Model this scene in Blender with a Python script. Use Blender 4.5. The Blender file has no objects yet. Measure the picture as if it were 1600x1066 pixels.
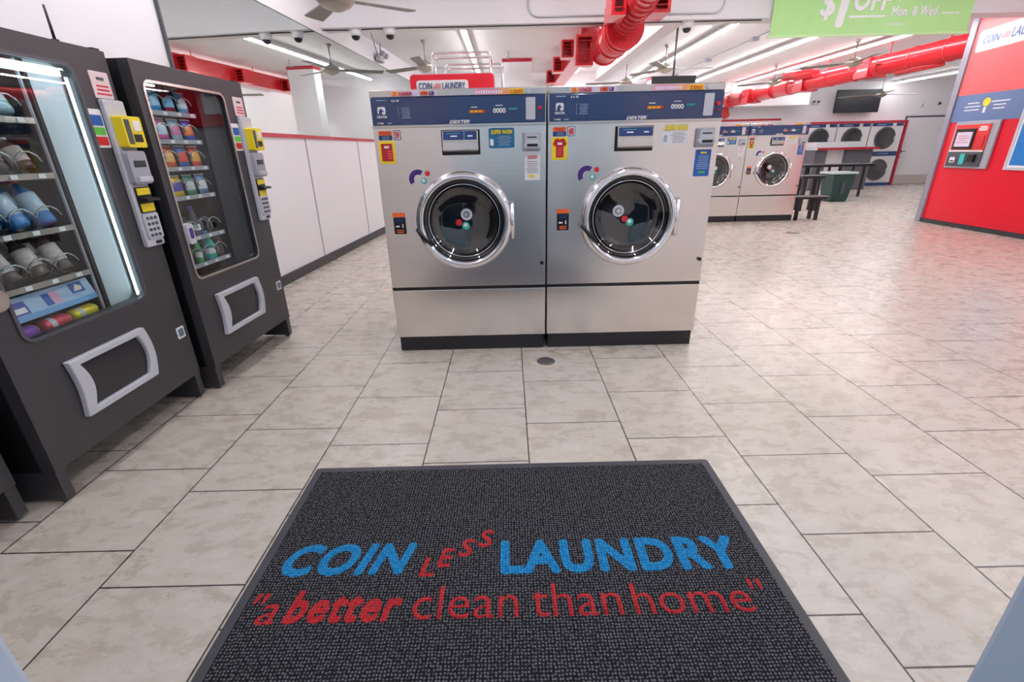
import bpy, bmesh, math, random
from mathutils import Matrix, Vector
random.seed(7)
T = 0.46                      # one floor tile in metres; every coordinate below is in tiles
PI = math.pi
C = bpy.context.scene.collection
sc = bpy.context.scene

# ---------------------------------------------------------------- camera
def setup_camera():
    cd = bpy.data.cameras.new('camera'); co = bpy.data.objects.new('camera', cd); C.objects.link(co)
    pitch, roll, yaw = 0.3870, 0.02306, -0.00103
    cp, sp, cr, sr, cy, sy = math.cos(pitch), math.sin(pitch), math.cos(roll), math.sin(roll), math.cos(yaw), math.sin(yaw)
    f = Vector((0, cp, -sp)); d = Vector((0, -sp, -cp)); r = Vector((1, 0, 0))
    r2 = cr*r + sr*d; d2 = -sr*r + cr*d
    Rz = Matrix(((cy, -sy, 0), (sy, cy, 0), (0, 0, 1)))
    r2, d2, f = Rz @ r2, Rz @ d2, Rz @ f
    m = Matrix((r2, -d2, -f)).transposed().to_4x4()
    m.translation = Vector((2.8606, -4.2638, 2.7135)) * T
    co.matrix_world = m
    cd.sensor_width = 36; cd.lens = 730.3/1600*36
    cd.clip_start = 0.02; cd.clip_end = 200
    sc.camera = co
setup_camera()

# ---------------------------------------------------------------- world, exposure
LIGHT = 42
w = bpy.data.worlds.new('world'); sc.world = w; w.use_nodes = True
nt = w.node_tree; bgn = nt.nodes['Background']
tc = nt.nodes.new('ShaderNodeTexCoord'); sx = nt.nodes.new('ShaderNodeSeparateXYZ')
rmp = nt.nodes.new('ShaderNodeValToRGB')
nt.links.new(tc.outputs['Generated'], sx.inputs[0]); nt.links.new(sx.outputs[2], rmp.inputs[0])
rmp.color_ramp.elements[0].color = (.62, .76, .90, 1); rmp.color_ramp.elements[1].color = (.16, .36, .75, 1)
nt.links.new(rmp.outputs[0], bgn.inputs[0]); bgn.inputs[1].default_value = .8
sc.view_settings.view_transform = 'Standard'; sc.view_settings.look = 'None'
sc.view_settings.gamma = 1; sc.view_settings.use_curve_mapping = False
sc.view_settings.exposure = 0.0

# ---------------------------------------------------------------- materials
def hexc(h):
    v = [int(h[i:i+2], 16)/255 for i in (0, 2, 4)]
    return tuple((c/12.92 if c <= .04045 else ((c+.055)/1.055)**2.4) for c in v) + (1,)
MATS = {}
def mat(name, col, rough=.5, metal=0, emit=0, noise=0, nscale=30, bump=0, spec=.5, coat=0, aniso=None):
    if name in MATS: return MATS[name]
    m = bpy.data.materials.new(name); m.use_nodes = True; n = m.node_tree
    b = n.nodes['Principled BSDF']
    if isinstance(col, str): col = hexc(col)
    b.inputs['Base Color'].default_value = col
    b.inputs['Roughness'].default_value = rough; b.inputs['Metallic'].default_value = metal
    b.inputs['Specular IOR Level'].default_value = spec
    b.inputs['Coat Weight'].default_value = coat
    if emit:
        b.inputs['Emission Color'].default_value = col; b.inputs['Emission Strength'].default_value = emit
    if noise or bump or aniso:
        t = n.nodes.new('ShaderNodeTexCoord'); mp = n.nodes.new('ShaderNodeMapping')
        n.links.new(t.outputs['Object'], mp.inputs[0])
        if aniso: mp.inputs['Scale'].default_value = aniso
        nz = n.nodes.new('ShaderNodeTexNoise'); nz.inputs['Scale'].default_value = nscale; nz.inputs['Detail'].default_value = 4
        n.links.new(mp.outputs[0], nz.inputs[0])
        if noise:
            mx = n.nodes.new('ShaderNodeMix'); mx.data_type = 'RGBA'
            mx.inputs[6].default_value = tuple(c*(1-noise) for c in col[:3]) + (1,)
            mx.inputs[7].default_value = tuple(min(1, c*(1+noise)) for c in col[:3]) + (1,)
            n.links.new(nz.outputs[0], mx.inputs[0]); n.links.new(mx.outputs[2], b.inputs['Base Color'])
        if bump:
            bp = n.nodes.new('ShaderNodeBump'); bp.inputs['Strength'].default_value = bump; bp.inputs['Distance'].default_value = .002
            n.links.new(nz.outputs[0], bp.inputs['Height']); n.links.new(bp.outputs[0], b.inputs['Normal'])
    MATS[name] = m; return m
def glass_mat(name, tint, refl=.08, gloss_rough=0.0):
    m = bpy.data.materials.new(name); m.use_nodes = True; n = m.node_tree; n.nodes.clear()
    o = n.nodes.new('ShaderNodeOutputMaterial'); mx = n.nodes.new('ShaderNodeMixShader')
    tr = n.nodes.new('ShaderNodeBsdfTransparent'); gl = n.nodes.new('ShaderNodeBsdfGlossy')
    fr = n.nodes.new('ShaderNodeLayerWeight'); fr.inputs[0].default_value = .5
    pw = n.nodes.new('ShaderNodeMath'); pw.operation = 'POWER'; pw.inputs[1].default_value = 5.0
    ad = n.nodes.new('ShaderNodeMath'); ad.operation = 'MULTIPLY_ADD'; ad.inputs[1].default_value = .85; ad.inputs[2].default_value = refl
    tr.inputs[0].default_value = tint; gl.inputs[1].default_value = gloss_rough
    n.links.new(fr.outputs['Facing'], pw.inputs[0]); n.links.new(pw.outputs[0], ad.inputs[0]); n.links.new(ad.outputs[0], mx.inputs[0])
    n.links.new(tr.outputs[0], mx.inputs[1]); n.links.new(gl.outputs[0], mx.inputs[2]); n.links.new(mx.outputs[0], o.inputs[0])
    MATS[name] = m; return m

WHITE = mat('white_paint', 'E4E3E8', .55, noise=.02, nscale=3)
CEIL = mat('ceiling_paint', 'E9E9EC', .7, noise=.02, nscale=2)
PANEL = mat('white_panel', 'DCDCE1', .35, noise=.02, nscale=2)
SEAM = mat('grey_seam', 'A9A9B2', .5)
BASEB = mat('dark_rubber', '34343A', .5)
REDTRIM = mat('red_trim', 'B02238', .4)
STEEL = mat('brushed_steel', 'E6E0DB', .23, 1, noise=.03, nscale=4, bump=.07, aniso=(1.5, 1, 22))
STEEL2 = mat('satin_steel', 'CFCBC6', .25, 1)
CHROME = mat('chrome', 'F0F0F4', .10, 1)
BLACK = mat('black_plastic', '121216', .35)
DARK = mat('charcoal_metal', '46454A', .38, .25, noise=.06, nscale=120)
VBLACK = mat('black_side_panel', '101115', .5)
NAVY = mat('navy_panel', '1B3566', .12, coat=.6)
NAVY2 = mat('navy_label', '1E3C78', .3)
GREYP = mat('grey_plastic', 'A4A6B2', .4)
GREYL = mat('light_grey_plastic', 'C3C5D0', .4)
GREYD = mat('dark_grey_plastic', '50525A', .4)
KICK = mat('black_kick_plate', '222127', .45)
WPRINT = mat('white_print', 'ECECF0', .45)
GPRINT = mat('grey_print', '9FB0CC', .45)
RED = mat('red_print', 'D0222E', .4)
REDW = mat('red_wall_paint', 'DE0F2C', .3)
CORAL = mat('coral_poster', 'EC5A5E', .4)
POSTB = mat('blue_grey_poster', '5E76A4', .4)
BLUEP = mat('bright_blue_poster', '1F7AC6', .35)
YEL = mat('yellow_print', 'F2D926', .4)
ORG = mat('orange_print', 'EE6A2A', .4)
GRN = mat('green_print', '5DBE4C', .4)
TEAL = mat('teal_print', '35B3AE', .4)
PURP = mat('purple_print', '45257E', .4)
BLUE = mat('blue_sticker', '1D5DB4', .4)
LIMEB = mat('lime_banner', 'B2E296', .5, noise=.05, nscale=6)
DUCT = mat('red_duct_paint', 'D6222E', .28, .1, coat=.4)
DUCTD = mat('dark_red_interior', 'B01624', .4)
FANM = mat('brushed_nickel', 'B2ACA4', .3, .9)
BLADE = mat('fan_blade_grey', '7C7973', .45)
LAMP = mat('strip_light_tube', (1, .97, .97, 1), .5, emit=LIGHT)
LEDM = mat('led_strip', (.80, .96, 1, 1), .5, emit=5)
MIRROR = mat('mirror_silver', 'DCE4E2', .015, 1)
SCREEN = mat('dark_screen', '1C1E28', .35)
LCD = mat('lcd_window', '26343A', .25)
GREEN = mat('dark_green_bin', '24403C', .45)
GRANITE = mat('speckled_grey', '5E5E66', .45, noise=.7, nscale=90)
TUB = mat('drum_steel', '6A6A6E', .28, 1)
GASK = mat('black_gasket', '0C0C0F', .3)
COIL = mat('spiral_wire', 'B9C2C6', .25, .8)
GLASS = glass_mat('window_glass', (.94, .97, .97, 1), .05)
VGLASS = glass_mat('display_glass', (.93, .97, .97, 1), .05)
DGLASS = glass_mat('door_glass', (.55, .57, .60, 1), .13)
FRAME = mat('blue_grey_aluminium', 'CBD8E8', .35, 0)
FDARK = mat('grey_door_frame', '4A4E5C', .4)
CARTB = mat('white_basket', 'E8E8EC', .4)
BENCH = mat('black_bench', '1B1B20', .4)
COUNTER = mat('pale_grey_top', 'C8CCD0', .25)
ASPH = mat('asphalt', '55565A', .9, noise=.2, nscale=40)
VWALL = mat('lit_white_liner', 'DDE6EE', .4)
VIN = mat('dark_interior', '2A2C32', .45)

def floor_material():
    m = bpy.data.materials.new('stone_floor_tile'); m.use_nodes = True; n = m.node_tree; b = n.nodes['Principled BSDF']
    L = n.links
    def N(t, **k):
        x = n.nodes.new(t)
        for a, v in k.items(): setattr(x, a, v)
        return x
    def M(op, a, bb=None, c=None):
        x = N('ShaderNodeMath', operation=op)
        for i, v in enumerate((a, bb, c)):
            if v is None: continue
            if hasattr(v, 'links') or hasattr(v, 'is_output'): L.new(v, x.inputs[i])
            else: x.inputs[i].default_value = v
        return x.outputs[0]
    t = N('ShaderNodeTexCoord'); s = N('ShaderNodeSeparateXYZ'); L.new(t.outputs['Object'], s.inputs[0])
    X = M('DIVIDE', s.outputs[0], T); Y = M('DIVIDE', s.outputs[1], T)
    k = M('FLOOR', X); fx = M('SUBTRACT', X, k)
    yy = M('DIVIDE', M('SUBTRACT', M('ADD', Y, M('MULTIPLY', k, .3253)), .04), .9762)
    ky = M('FLOOR', yy); fy = M('SUBTRACT', yy, ky)
    dx = M('MINIMUM', fx, M('SUBTRACT', 1.0, fx)); dy = M('MINIMUM', fy, M('SUBTRACT', 1.0, fy))
    dd = M('MINIMUM', dx, dy)
    line = N('ShaderNodeMapRange'); line.inputs[1].default_value = .0045; line.inputs[2].default_value = .0085
    L.new(dd, line.inputs[0])
    # per-tile offset of the stone pattern
    cmb = N('ShaderNodeCombineXYZ')
    L.new(M('ADD', X, M('MULTIPLY', ky, 3.7)), cmb.inputs[0]); L.new(M('ADD', Y, M('MULTIPLY', k, 5.3)), cmb.inputs[1])
    L.new(M('MULTIPLY', M('ADD', k, M('MULTIPLY', ky, 7.0)), 1.7), cmb.inputs[2])
    mp = N('ShaderNodeMapping'); mp.inputs['Scale'].default_value = (1, 1.7, 1); L.new(cmb.outputs[0], mp.inputs[0])
    n1 = N('ShaderNodeTexNoise'); n1.inputs['Scale'].default_value = 3.2; n1.inputs['Detail'].default_value = 7; n1.inputs['Roughness'].default_value = .68
    n1.inputs['Distortion'].default_value = .25; L.new(mp.outputs[0], n1.inputs[0])
    r1 = N('ShaderNodeValToRGB'); e = r1.color_ramp.elements
    e[0].position = .25; e[0].color = hexc('B5AA9E'); e[1].position = .75; e[1].color = hexc('D2CCC4')
    x = r1.color_ramp.elements.new(.5); x.color = hexc('C4BCB2'); L.new(n1.outputs[0], r1.inputs[0])
    n2 = N('ShaderNodeTexNoise'); n2.inputs['Scale'].default_value = 9.5; n2.inputs['Detail'].default_value = 8; n2.inputs['Roughness'].default_value = .7; n2.inputs['Distortion'].default_value = .6
    L.new(mp.outputs[0], n2.inputs[0])
    r2 = N('ShaderNodeValToRGB'); e = r2.color_ramp.elements
    e[0].position = .24; e[0].color = hexc('8A7A6A'); e[1].position = .48; e[1].color = (1, 1, 1, 1); L.new(n2.outputs[0], r2.inputs[0])
    mu = N('ShaderNodeMix', data_type='RGBA', blend_type='MULTIPLY'); mu.inputs[0].default_value = .3
    L.new(r1.outputs[0], mu.inputs[6]); L.new(r2.outputs[0], mu.inputs[7])
    gm = N('ShaderNodeMix', data_type='RGBA'); gm.inputs[6].default_value = hexc('3E3634')
    L.new(line.outputs[0], gm.inputs[0]); L.new(mu.outputs[2], gm.inputs[7]); L.new(gm.outputs[2], b.inputs['Base Color'])
    rr = N('ShaderNodeMapRange'); rr.inputs[3].default_value = .20; rr.inputs[4].default_value = .36
    L.new(n1.outputs[0], rr.inputs[0]); L.new(rr.outputs[0], b.inputs['Roughness'])
    bp = N('ShaderNodeBump'); bp.inputs['Strength'].default_value = .25; bp.inputs['Distance'].default_value = .002
    L.new(line.outputs[0], bp.inputs['Height']); L.new(bp.outputs[0], b.inputs['Normal'])
    return m
FLOOR = floor_material()

def weave_material(name, dark, light, amt=.5, dpos=.62):
    m = bpy.data.materials.new(name); m.use_nodes = True; n = m.node_tree; b = n.nodes['Principled BSDF']; L = n.links
    t = n.nodes.new('ShaderNodeTexCoord'); v = n.nodes.new('ShaderNodeTexVoronoi'); v.inputs['Scale'].default_value = 105
    v.inputs['Randomness'].default_value = .35
    L.new(t.outputs['Object'], v.inputs[0])
    nz = n.nodes.new('ShaderNodeTexNoise'); nz.inputs['Scale'].default_value = 160; nz.inputs['Detail'].default_value = 2; L.new(t.outputs['Object'], nz.inputs[0])
    r = n.nodes.new('ShaderNodeValToRGB'); e = r.color_ramp.elements
    e[0].position = .0; e[0].color = hexc(light); e[1].position = dpos; e[1].color = hexc(dark); L.new(v.outputs['Distance'], r.inputs[0])
    mx = n.nodes.new('ShaderNodeMix'); mx.data_type = 'RGBA'; mx.blend_type = 'MULTIPLY'; mx.inputs[0].default_value = amt
    L.new(r.outputs[0], mx.inputs[6]); L.new(nz.outputs[0], mx.inputs[7]); L.new(mx.outputs[2], b.inputs['Base Color'])
    b.inputs['Roughness'].default_value = .95; b.inputs['Specular IOR Level'].default_value = .15
    bp = n.nodes.new('ShaderNodeBump'); bp.invert = True; bp.inputs['Strength'].default_value = .7; bp.inputs['Distance'].default_value = .004
    L.new(v.outputs['Distance'], bp.inputs['Height']); L.new(bp.outputs[0], b.inputs['Normal'])
    return m
CARPET = weave_material('woven_carpet', '26262A', '9C9CA6', .6, .42)
MATBLUE = weave_material('carpet_blue', '1272B0', '46AEE2', .3)
MATRED = weave_material('carpet_red', 'A8262C', 'E44A4A', .3)
RUBBER = mat('mat_rubber_edge', '3A3A44', .5)

# ---------------------------------------------------------------- mesh builder
class MB:
    def __init__(s): s.bm = bmesh.new(); s.mats = []; s.cur = 0; s.X = Matrix.Identity(4)
    def m(s, material):
        if material not in s.mats: s.mats.append(material)
        s.cur = s.mats.index(material); return s
    def face(s, vs, smooth=False):
        try:
            f = s.bm.faces.new(vs); f.material_index = s.cur; f.smooth = smooth; return f
        except ValueError: return None
    def v(s, p): return s.bm.verts.new(s.X @ Vector(p))
    def box(s, x0, y0, z0, x1, y1, z1):
        p = [s.v(c) for c in ((x0,y0,z0),(x1,y0,z0),(x1,y1,z0),(x0,y1,z0),(x0,y0,z1),(x1,y0,z1),(x1,y1,z1),(x0,y1,z1))]
        for q in ((0,3,2,1),(4,5,6,7),(0,1,5,4),(1,2,6,5),(2,3,7,6),(3,0,4,7)): s.face([p[i] for i in q])
        return s
    def hexa(s, pts):       # 8 points like box
        p = [s.v(c) for c in pts]
        for q in ((0,3,2,1),(4,5,6,7),(0,1,5,4),(1,2,6,5),(2,3,7,6),(3,0,4,7)): s.face([p[i] for i in q])
        return s
    def cyl(s, p0, p1, r0, r1=None, n=24, cap=True, smooth=True):
        r1 = r0 if r1 is None else r1
        p0, p1 = Vector(p0), Vector(p1); d = (p1-p0).normalized()
        a = Vector((0,0,1)) if abs(d.z) < .9 else Vector((1,0,0))
        u = d.cross(a).normalized(); w_ = d.cross(u)
        A = [s.v(p0 + r0*(math.cos(t)*u + math.sin(t)*w_)) for t in (2*PI*i/n for i in range(n))]
        B = [s.v(p1 + r1*(math.cos(t)*u + math.sin(t)*w_)) for t in (2*PI*i/n for i in range(n))]
        for i in range(n): s.face([A[i], A[(i+1)%n], B[(i+1)%n], B[i]], smooth)
        if cap: s.face(A[::-1]); s.face(B)
        return s
    def lathe(s, prof, c, axis='z', n=48, smooth=True, caps=True):   # prof: (radius, along axis)
        c = Vector(c); rings = []
        for r, h in prof:
            ring = []
            for i in range(n):
                t = 2*PI*i/n; a, b = r*math.cos(t), r*math.sin(t)
                q = Vector((a, b, h)) if axis == 'z' else (Vector((a, h, b)) if axis == 'y' else Vector((h, a, b)))
                ring.append(s.v(c+q))
            rings.append(ring)
        for k in range(len(rings)-1):
            for i in range(n): s.face([rings[k][i], rings[k][(i+1)%n], rings[k+1][(i+1)%n], rings[k+1][i]], smooth)
        if caps:
            if prof[0][0] > 1e-6: s.face(rings[0][::-1])
            if prof[-1][0] > 1e-6: s.face(rings[-1])
        return s
    def tube(s, pts, r, n=10, closed=False):
        pts = [Vector(p) for p in pts]; rings = []; prev = None
        for i, p in enumerate(pts):
            a = pts[max(0, i-1)]; b = pts[min(len(pts)-1, i+1)]
            d = (b-a).normalized()
            if prev is None:
                h = Vector((0,0,1)) if abs(d.z) < .9 else Vector((1,0,0)); u = d.cross(h).normalized()
            else: u = (prev - prev.dot(d)*d).normalized()
            prev = u; w_ = d.cross(u)
            rings.append([s.v(p + r*(math.cos(2*PI*j/n)*u + math.sin(2*PI*j/n)*w_)) for j in range(n)])
        for k in range(len(rings)-1):
            for j in range(n): s.face([rings[k][j], rings[k][(j+1)%n], rings[k+1][(j+1)%n], rings[k+1][j]], True)
        s.face(rings[0][::-1]); s.face(rings[-1]); return s
    def prism(s, outer, y0, y1, inner=None, plane='xz'):   # polygon extruded along the third axis; inner ring = hole, same vertex count
        def P(a, b, c): return (a, c, b) if plane == 'xz' else ((a, b, c) if plane == 'xy' else (c, a, b))
        n = len(outer)
        A = [s.v(P(*q, y0)) for q in outer]; B = [s.v(P(*q, y1)) for q in outer]
        for i in range(n): s.face([A[i], A[(i+1)%n], B[(i+1)%n], B[i]])
        if inner:
            Ci = [s.v(P(*q, y0)) for q in inner]; D = [s.v(P(*q, y1)) for q in inner]
            for i in range(n):
                j = (i+1) % n
                s.face([Ci[j], Ci[i], D[i], D[j]]); s.face([A[i], Ci[i], Ci[j], A[j]]); s.face([B[i], B[j], D[j], D[i]])
        else: s.face(A[::-1]); s.face(B)
        return s
    def build(s, name, parent=None, bevel=0, loc=None, rotz=0):
        bmesh.ops.recalc_face_normals(s.bm, faces=s.bm.faces)
        for v in s.bm.verts: v.co *= T
        me = bpy.data.meshes.new(name); s.bm.to_mesh(me); s.bm.free()
        for m_ in s.mats: me.materials.append(m_)
        o = bpy.data.objects.new(name, me); C.objects.link(o)
        if parent: o.parent = parent
        if loc: o.location = Vector(loc)*T
        o.rotation_euler.z = rotz
        if bevel:
            b = o.modifiers.new('bevel', 'BEVEL'); b.width = bevel*T; b.segments = 2; b.limit_method = 'ANGLE'; b.angle_limit = .7
        return o
def B(material): return MB().m(material)
def rrect(x0, z0, x1, z1, r, n=6):
    pts = []
    for cx, cz, a0 in ((x1-r, z1-r, 0), (x0+r, z1-r, PI/2), (x0+r, z0+r, PI), (x1-r, z0+r, 1.5*PI)):
        for i in range(n+1):
            a = a0 + PI/2*i/n; pts.append((cx+r*math.cos(a), cz+r*math.sin(a)))
    return pts
def circ(cx, cz, r, n=32): return [(cx+r*math.cos(2*PI*i/n), cz+r*math.sin(2*PI*i/n)) for i in range(n)]
def tag(o, label, cat=None, group=None):
    o['label'] = label
    if cat: o['category'] = cat
    if group: o['group'] = group
    return o
def thing(name, label, cat, loc=(0,0,0), rotz=0, group=None):
    o = bpy.data.objects.new(name, None); C.objects.link(o)
    o.location = Vector(loc)*T; o.rotation_euler = (0, 0, rotz); o.empty_display_size = .1
    return tag(o, label, cat, group)
def struct(o):
    o['kind'] = 'structure'; return o
def copy_tree(o, parent=None):
    c = o.copy(); C.objects.link(c)
    if parent: c.parent = parent
    for ch in list(o.children): copy_tree(ch, c)
    return c
def place(src, loc, rotz, label, first):
    o = src if first else copy_tree(src)
    o.location = Vector(loc)*T; o.rotation_euler = (0, 0, rotz); o['label'] = label
    return o
def lettering(s, x0, z0, x1, z1, y, material, parent, name='lettering', bold=.0, shear=0, th=.006, plane='xz', sp=1.0, label=None):
    """text fitted to the box x0..x1, z0..z1 on the local front face (y) or, plane xy, lying flat at height y"""
    cu = bpy.data.curves.new('t', 'FONT'); cu.body = s; cu.size = 1; cu.offset = min(0, bold); cu.shear = shear; cu.resolution_u = 3; cu.space_character = sp
    to = bpy.data.objects.new('t', cu); C.objects.link(to)
    dg = bpy.context.evaluated_depsgraph_get(); me = bpy.data.meshes.new_from_object(to.evaluated_get(dg))
    bpy.data.objects.remove(to); bpy.data.curves.remove(cu)
    bm = bmesh.new(); bm.from_mesh(me)
    if bold > 0:            # heavier strokes: the outline laid over itself, shifted a little all round
        base = bm.faces[:]
        for k in range(8):
            dv = Vector((math.cos(k*PI/4)*bold, math.sin(k*PI/4)*bold, (k+1)*.08))
            dup = bmesh.ops.duplicate(bm, geom=base)
            bmesh.ops.translate(bm, vec=dv, verts=[g_ for g_ in dup['geom'] if isinstance(g_, bmesh.types.BMVert)])
    ext = bmesh.ops.extrude_face_region(bm, geom=bm.faces[:])
    for g in ext['geom']:
        if isinstance(g, bmesh.types.BMVert): g.co.z += 1
    xs = [v.co.x for v in bm.verts]; ys = [v.co.y for v in bm.verts]; a, b_, c_, d_ = min(xs), max(xs), min(ys), max(ys)
    for v in bm.verts:
        X = x0 + (v.co.x-a)/(b_-a)*(x1-x0); Z = z0 + (v.co.y-c_)/(d_-c_)*(z1-z0)
        if plane == 'xz': v.co = Vector((X, y - th*v.co.z, Z))*T
        else: v.co = Vector((X, Z, y + th*v.co.z))*T
    bmesh.ops.recalc_face_normals(bm, faces=bm.faces)
    bm.to_mesh(me); bm.free(); me.materials.clear(); me.materials.append(material)
    for p in me.polygons: p.material_index = 0
    me.name = name
    o = bpy.data.objects.new(name, me); C.objects.link(o); o.parent = parent
    if label: o['label'] = label
    return o

# ---------------------------------------------------------------- the room
NY = -3.6                      # storefront plane
WX0, WTH = -2.23, .07          # left wall line at Y=6, slope
def wx(y): return WX0 + WTH*(y-6)
WA = -math.atan(WTH)
YB, YB2 = 29.3, 22.4
ZN, ZF, ZB = 6.9, 6.3, 5.8
def wbox(mb, y0, y1, z0, z1, off, th):     # slab along the slanted left wall; off = distance of its face from the wall face
    f = lambda y, d: (wx(y)+d, y)
    a, b_, c_, d_ = f(y0, off-th), f(y0, off), f(y1, off), f(y1, off-th)
    mb.hexa([(*a, z0), (*b_, z0), (*c_, z0), (*d_, z0), (*a, z1), (*b_, z1), (*c_, z1), (*d_, z1)])
fl = struct(B(FLOOR).box(-4, NY-.2, -.1, 35, YB+.6, 0).build('floor'))
struct(B(ASPH).box(-30, -45, -.12, 45, NY-.2, -.02).build('ground'))
mb = B(WHITE); wbox(mb, NY-.2, YB2+.2, 0, 7.0, -.05, .5); struct(mb.build('wall_left'))
wl2 = MB(); wl2.m(PANEL); wbox(wl2, NY, YB2, .12, 3.09, -.01, .04); wl2.m(SEAM)
for y in (-2.1, 1.35, 4.85, 8.22, 11.7, 15.2, 18.7): wbox(wl2, y, y+.045, .2, 3.09, .004, .02)
o = struct(wl2.build('trim_1'))
mb = B(BASEB); wbox(mb, NY, YB2, 0, .22, .03, .06); struct(mb.build('baseboard_left'))
mb = B(REDTRIM); wbox(mb, NY, YB2, 3.09, 3.17, .02, .06); struct(mb.build('trim_2'))
mi = thing('wall_mirror', 'large frameless mirror above the white wall panels, left of the washers', 'mirror', (wx(12), 12, 3.17), 0)
mb = B(MIRROR)
def wloc(mb_, y0, y1, z0, z1, off, th):   # same slab but relative to the mirror's base
    mb_.X = Matrix.Translation((-wx(12), -12, -3.17)); wbox(mb_, y0, y1, z0, z1, off, th)
wloc(mb, 4.25, YB2-.05, 3.175, 5.62, 0, .05); mb.build('mirror_glass', mi)
mb = B(GREYD); wloc(mb, 4.22, 4.25, 3.175, 5.64, .006, .05); wloc(mb, 4.22, YB2-.05, 5.62, 5.64, .004, .05); mb.build('mirror_edge', mi)
struct(B(CEIL).box(-4, NY-.2, ZN, 18, 10.3, ZN+.2).build('ceiling'))
struct(B(CEIL).box(-4, 10.8, ZF, 35, YB+.6, ZF+.2).build('ceiling_1'))
struct(B(WHITE).box(-3.5, 10.25, ZB, 18.05, 10.85, ZN).build('trim_3'))
struct(B(WHITE).box(7.35, 10.86, 5.88, 7.85, YB2, ZF).build('trim_4'))
struct(B(WHITE).box(-3.2, YB2, 0, 9.2, YB2+.3, ZF).build('wall_back'))
struct(B(WHITE).box(9.0, YB2+.3, 0, 9.2, YB, ZF).build('wall_inner'))
struct(B(WHITE).box(9.0, YB, 0, 34.4, YB+.3, ZF).build('wall_far_back'))
struct(B(WHITE).box(34, 13.2, 0, 34.3, YB, ZF).build('wall_far_right'))
struct(B(WHITE).box(18, 12.98, 0, 34.3, 13.18, ZF).build('wall_side_return'))
struct(B(BASEB).box(28.62, YB-.05, 0, 28.9, YB-.004, .2).build('baseboard_back'))
struct(B(BASEB).box(31.8, YB-.05, 0, 34, YB-.004, .2).build('baseboard_back_right'))
struct(B(REDTRIM).box(9.3, YB-.03, 4.16, 20.8, YB-.004, 4.28).build('trim_5'))
struct(B(WHITE).box(15.5, YB-1.4, 4.95, 21.6, YB-.004, ZF-.01).build('trim_6'))
# red wall on the right
rw = MB(); rw.m(REDW).box(17.85, 6.9, .14, 18.05, 13.16, 6.28); rw.m(WHITE).box(17.85, NY, .14, 18.05, 6.899, 6.28)
struct(rw.build('wall_right'))
struct(B(BASEB).box(17.80, NY, 0, 18.05, 12.98, .139).build('baseboard_right'))
struct(B(mat('grey_corner_trim', '8E8C9A', .4)).box(17.78, 12.99, 0, 18.06, 13.2, 6.28).build('trim_7'))
# storefront behind the camera
fw = MB(); fw.m(FRAME)
for x0, x1 in ((1.42, 1.82), (3.84, 4.24), (5.5, 5.7), (10.4, 10.6), (13.6, 13.8)): fw.box(x0, NY-.2, 0, x1, NY, 4.999)
fw.box(1.42, NY-.2, 5.0, 5.7, NY, 5.25); fw.box(10.4, NY-.2, 5.0, 13.8, NY, 5.25); fw.box(4.2401, NY-.2, 0, 5.499, NY, .3); fw.box(10.601, NY-.2, 0, 13.599, NY, .3)
struct(fw.build('wall_front', bevel=.015))
struct(B(WHITE).box(-3.2, NY-.2, 5.251, 18.05, NY, ZN).box(-3.2, NY-.2, 0, 1.419, NY, 5.25).box(5.701, NY-.2, 0, 10.399, NY, 5.25).box(13.801, NY-.2, 0, 17.85, NY, 5.25).build('wall_front_upper'))
g = MB(); g.m(GLASS).box(4.2401, NY-.11, .301, 5.499, NY-.09, 4.999); g.box(10.601, NY-.11, .301, 13.599, NY-.09, 4.999)
struct(g.build('window_1'))
# back door
d = thing('door_1', 'white door', None, (28.95, YB-.012, 0)); del d['label']; d['kind'] = 'structure'
B(FDARK).prism([(0,0),(2.75,0),(2.75,4.25),(0,4.25)], -.05, 0, inner=[(.09,.0),(2.66,.0),(2.66,4.16),(.09,4.16)]).build('door_frame', d)
B(WHITE).box(.1, -.03, .03, 2.65, -.002, 4.15).build('door_panel', d)
B(STEEL2).box(.14, -.045, .03, 2.6, -.031, .62).build('kick_plate', d)
B(BLACK).box(.2, -.1, 2.0, .26, -.031, 2.22).box(.2, -.16, 2.09, .45, -.1, 2.13).cyl((.22, -.031, 1.75), (.22, -.08, 1.75), .05).build('door_handle', d)

# ---------------------------------------------------------------- strip lights
def strip(x, y0, y1, z, label, tilt=0):
    L = y1-y0
    t = thing('strip_light', label, 'ceiling light', (x, y0, z), tilt, 'fluorescent strip lights')
    B(LAMP).box(-.052, 0, 0, .052, L, .05).build('light_tube', t)
    B(WHITE).box(-.10, -.02, .051, .10, L+.02, .10).build('light_housing', t)
    for k in (.1, .5, .9): B(WHITE).box(-.015, L*k-.015, .1, .015, L*k+.015, (ZF if y0 > 10 else ZN)-z+.002).build('hanger', t)
strip(1.6, 11.4, 21.8, 6.1, 'long strip light above the big red sign, nearest the mirror wall')
strip(9.9, 11.4, 28.2, 6.1, 'long strip light to the right of the ceiling beam, behind the dome camera')
strip(13.6, 11.4, 28.2, 6.1, 'long strip light running under the left part of the green banner')
strip(17.0, 11.6, 28.6, 6.14, 'long strip light just above the long red duct on the right')
strip(21.3, 13.6, 28.0, 6.1, 'strip light hidden behind the long red duct')
strip(27.4, 21.5, 29.0, 6.1, 'short strip light near the back wall right of the wall television')
strip(6.3, 11.4, 21.8, 6.15, 'bright strip light between the near red duct and the ceiling beam')
for x in (-.4, 4.4, 9.4, 14.2): strip(x, -2.6, 8.6, 6.72, 'unseen strip light added on the near ceiling to brighten the foreground')  # out-of-view lamps added to brighten the foreground and the near ceiling

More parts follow.
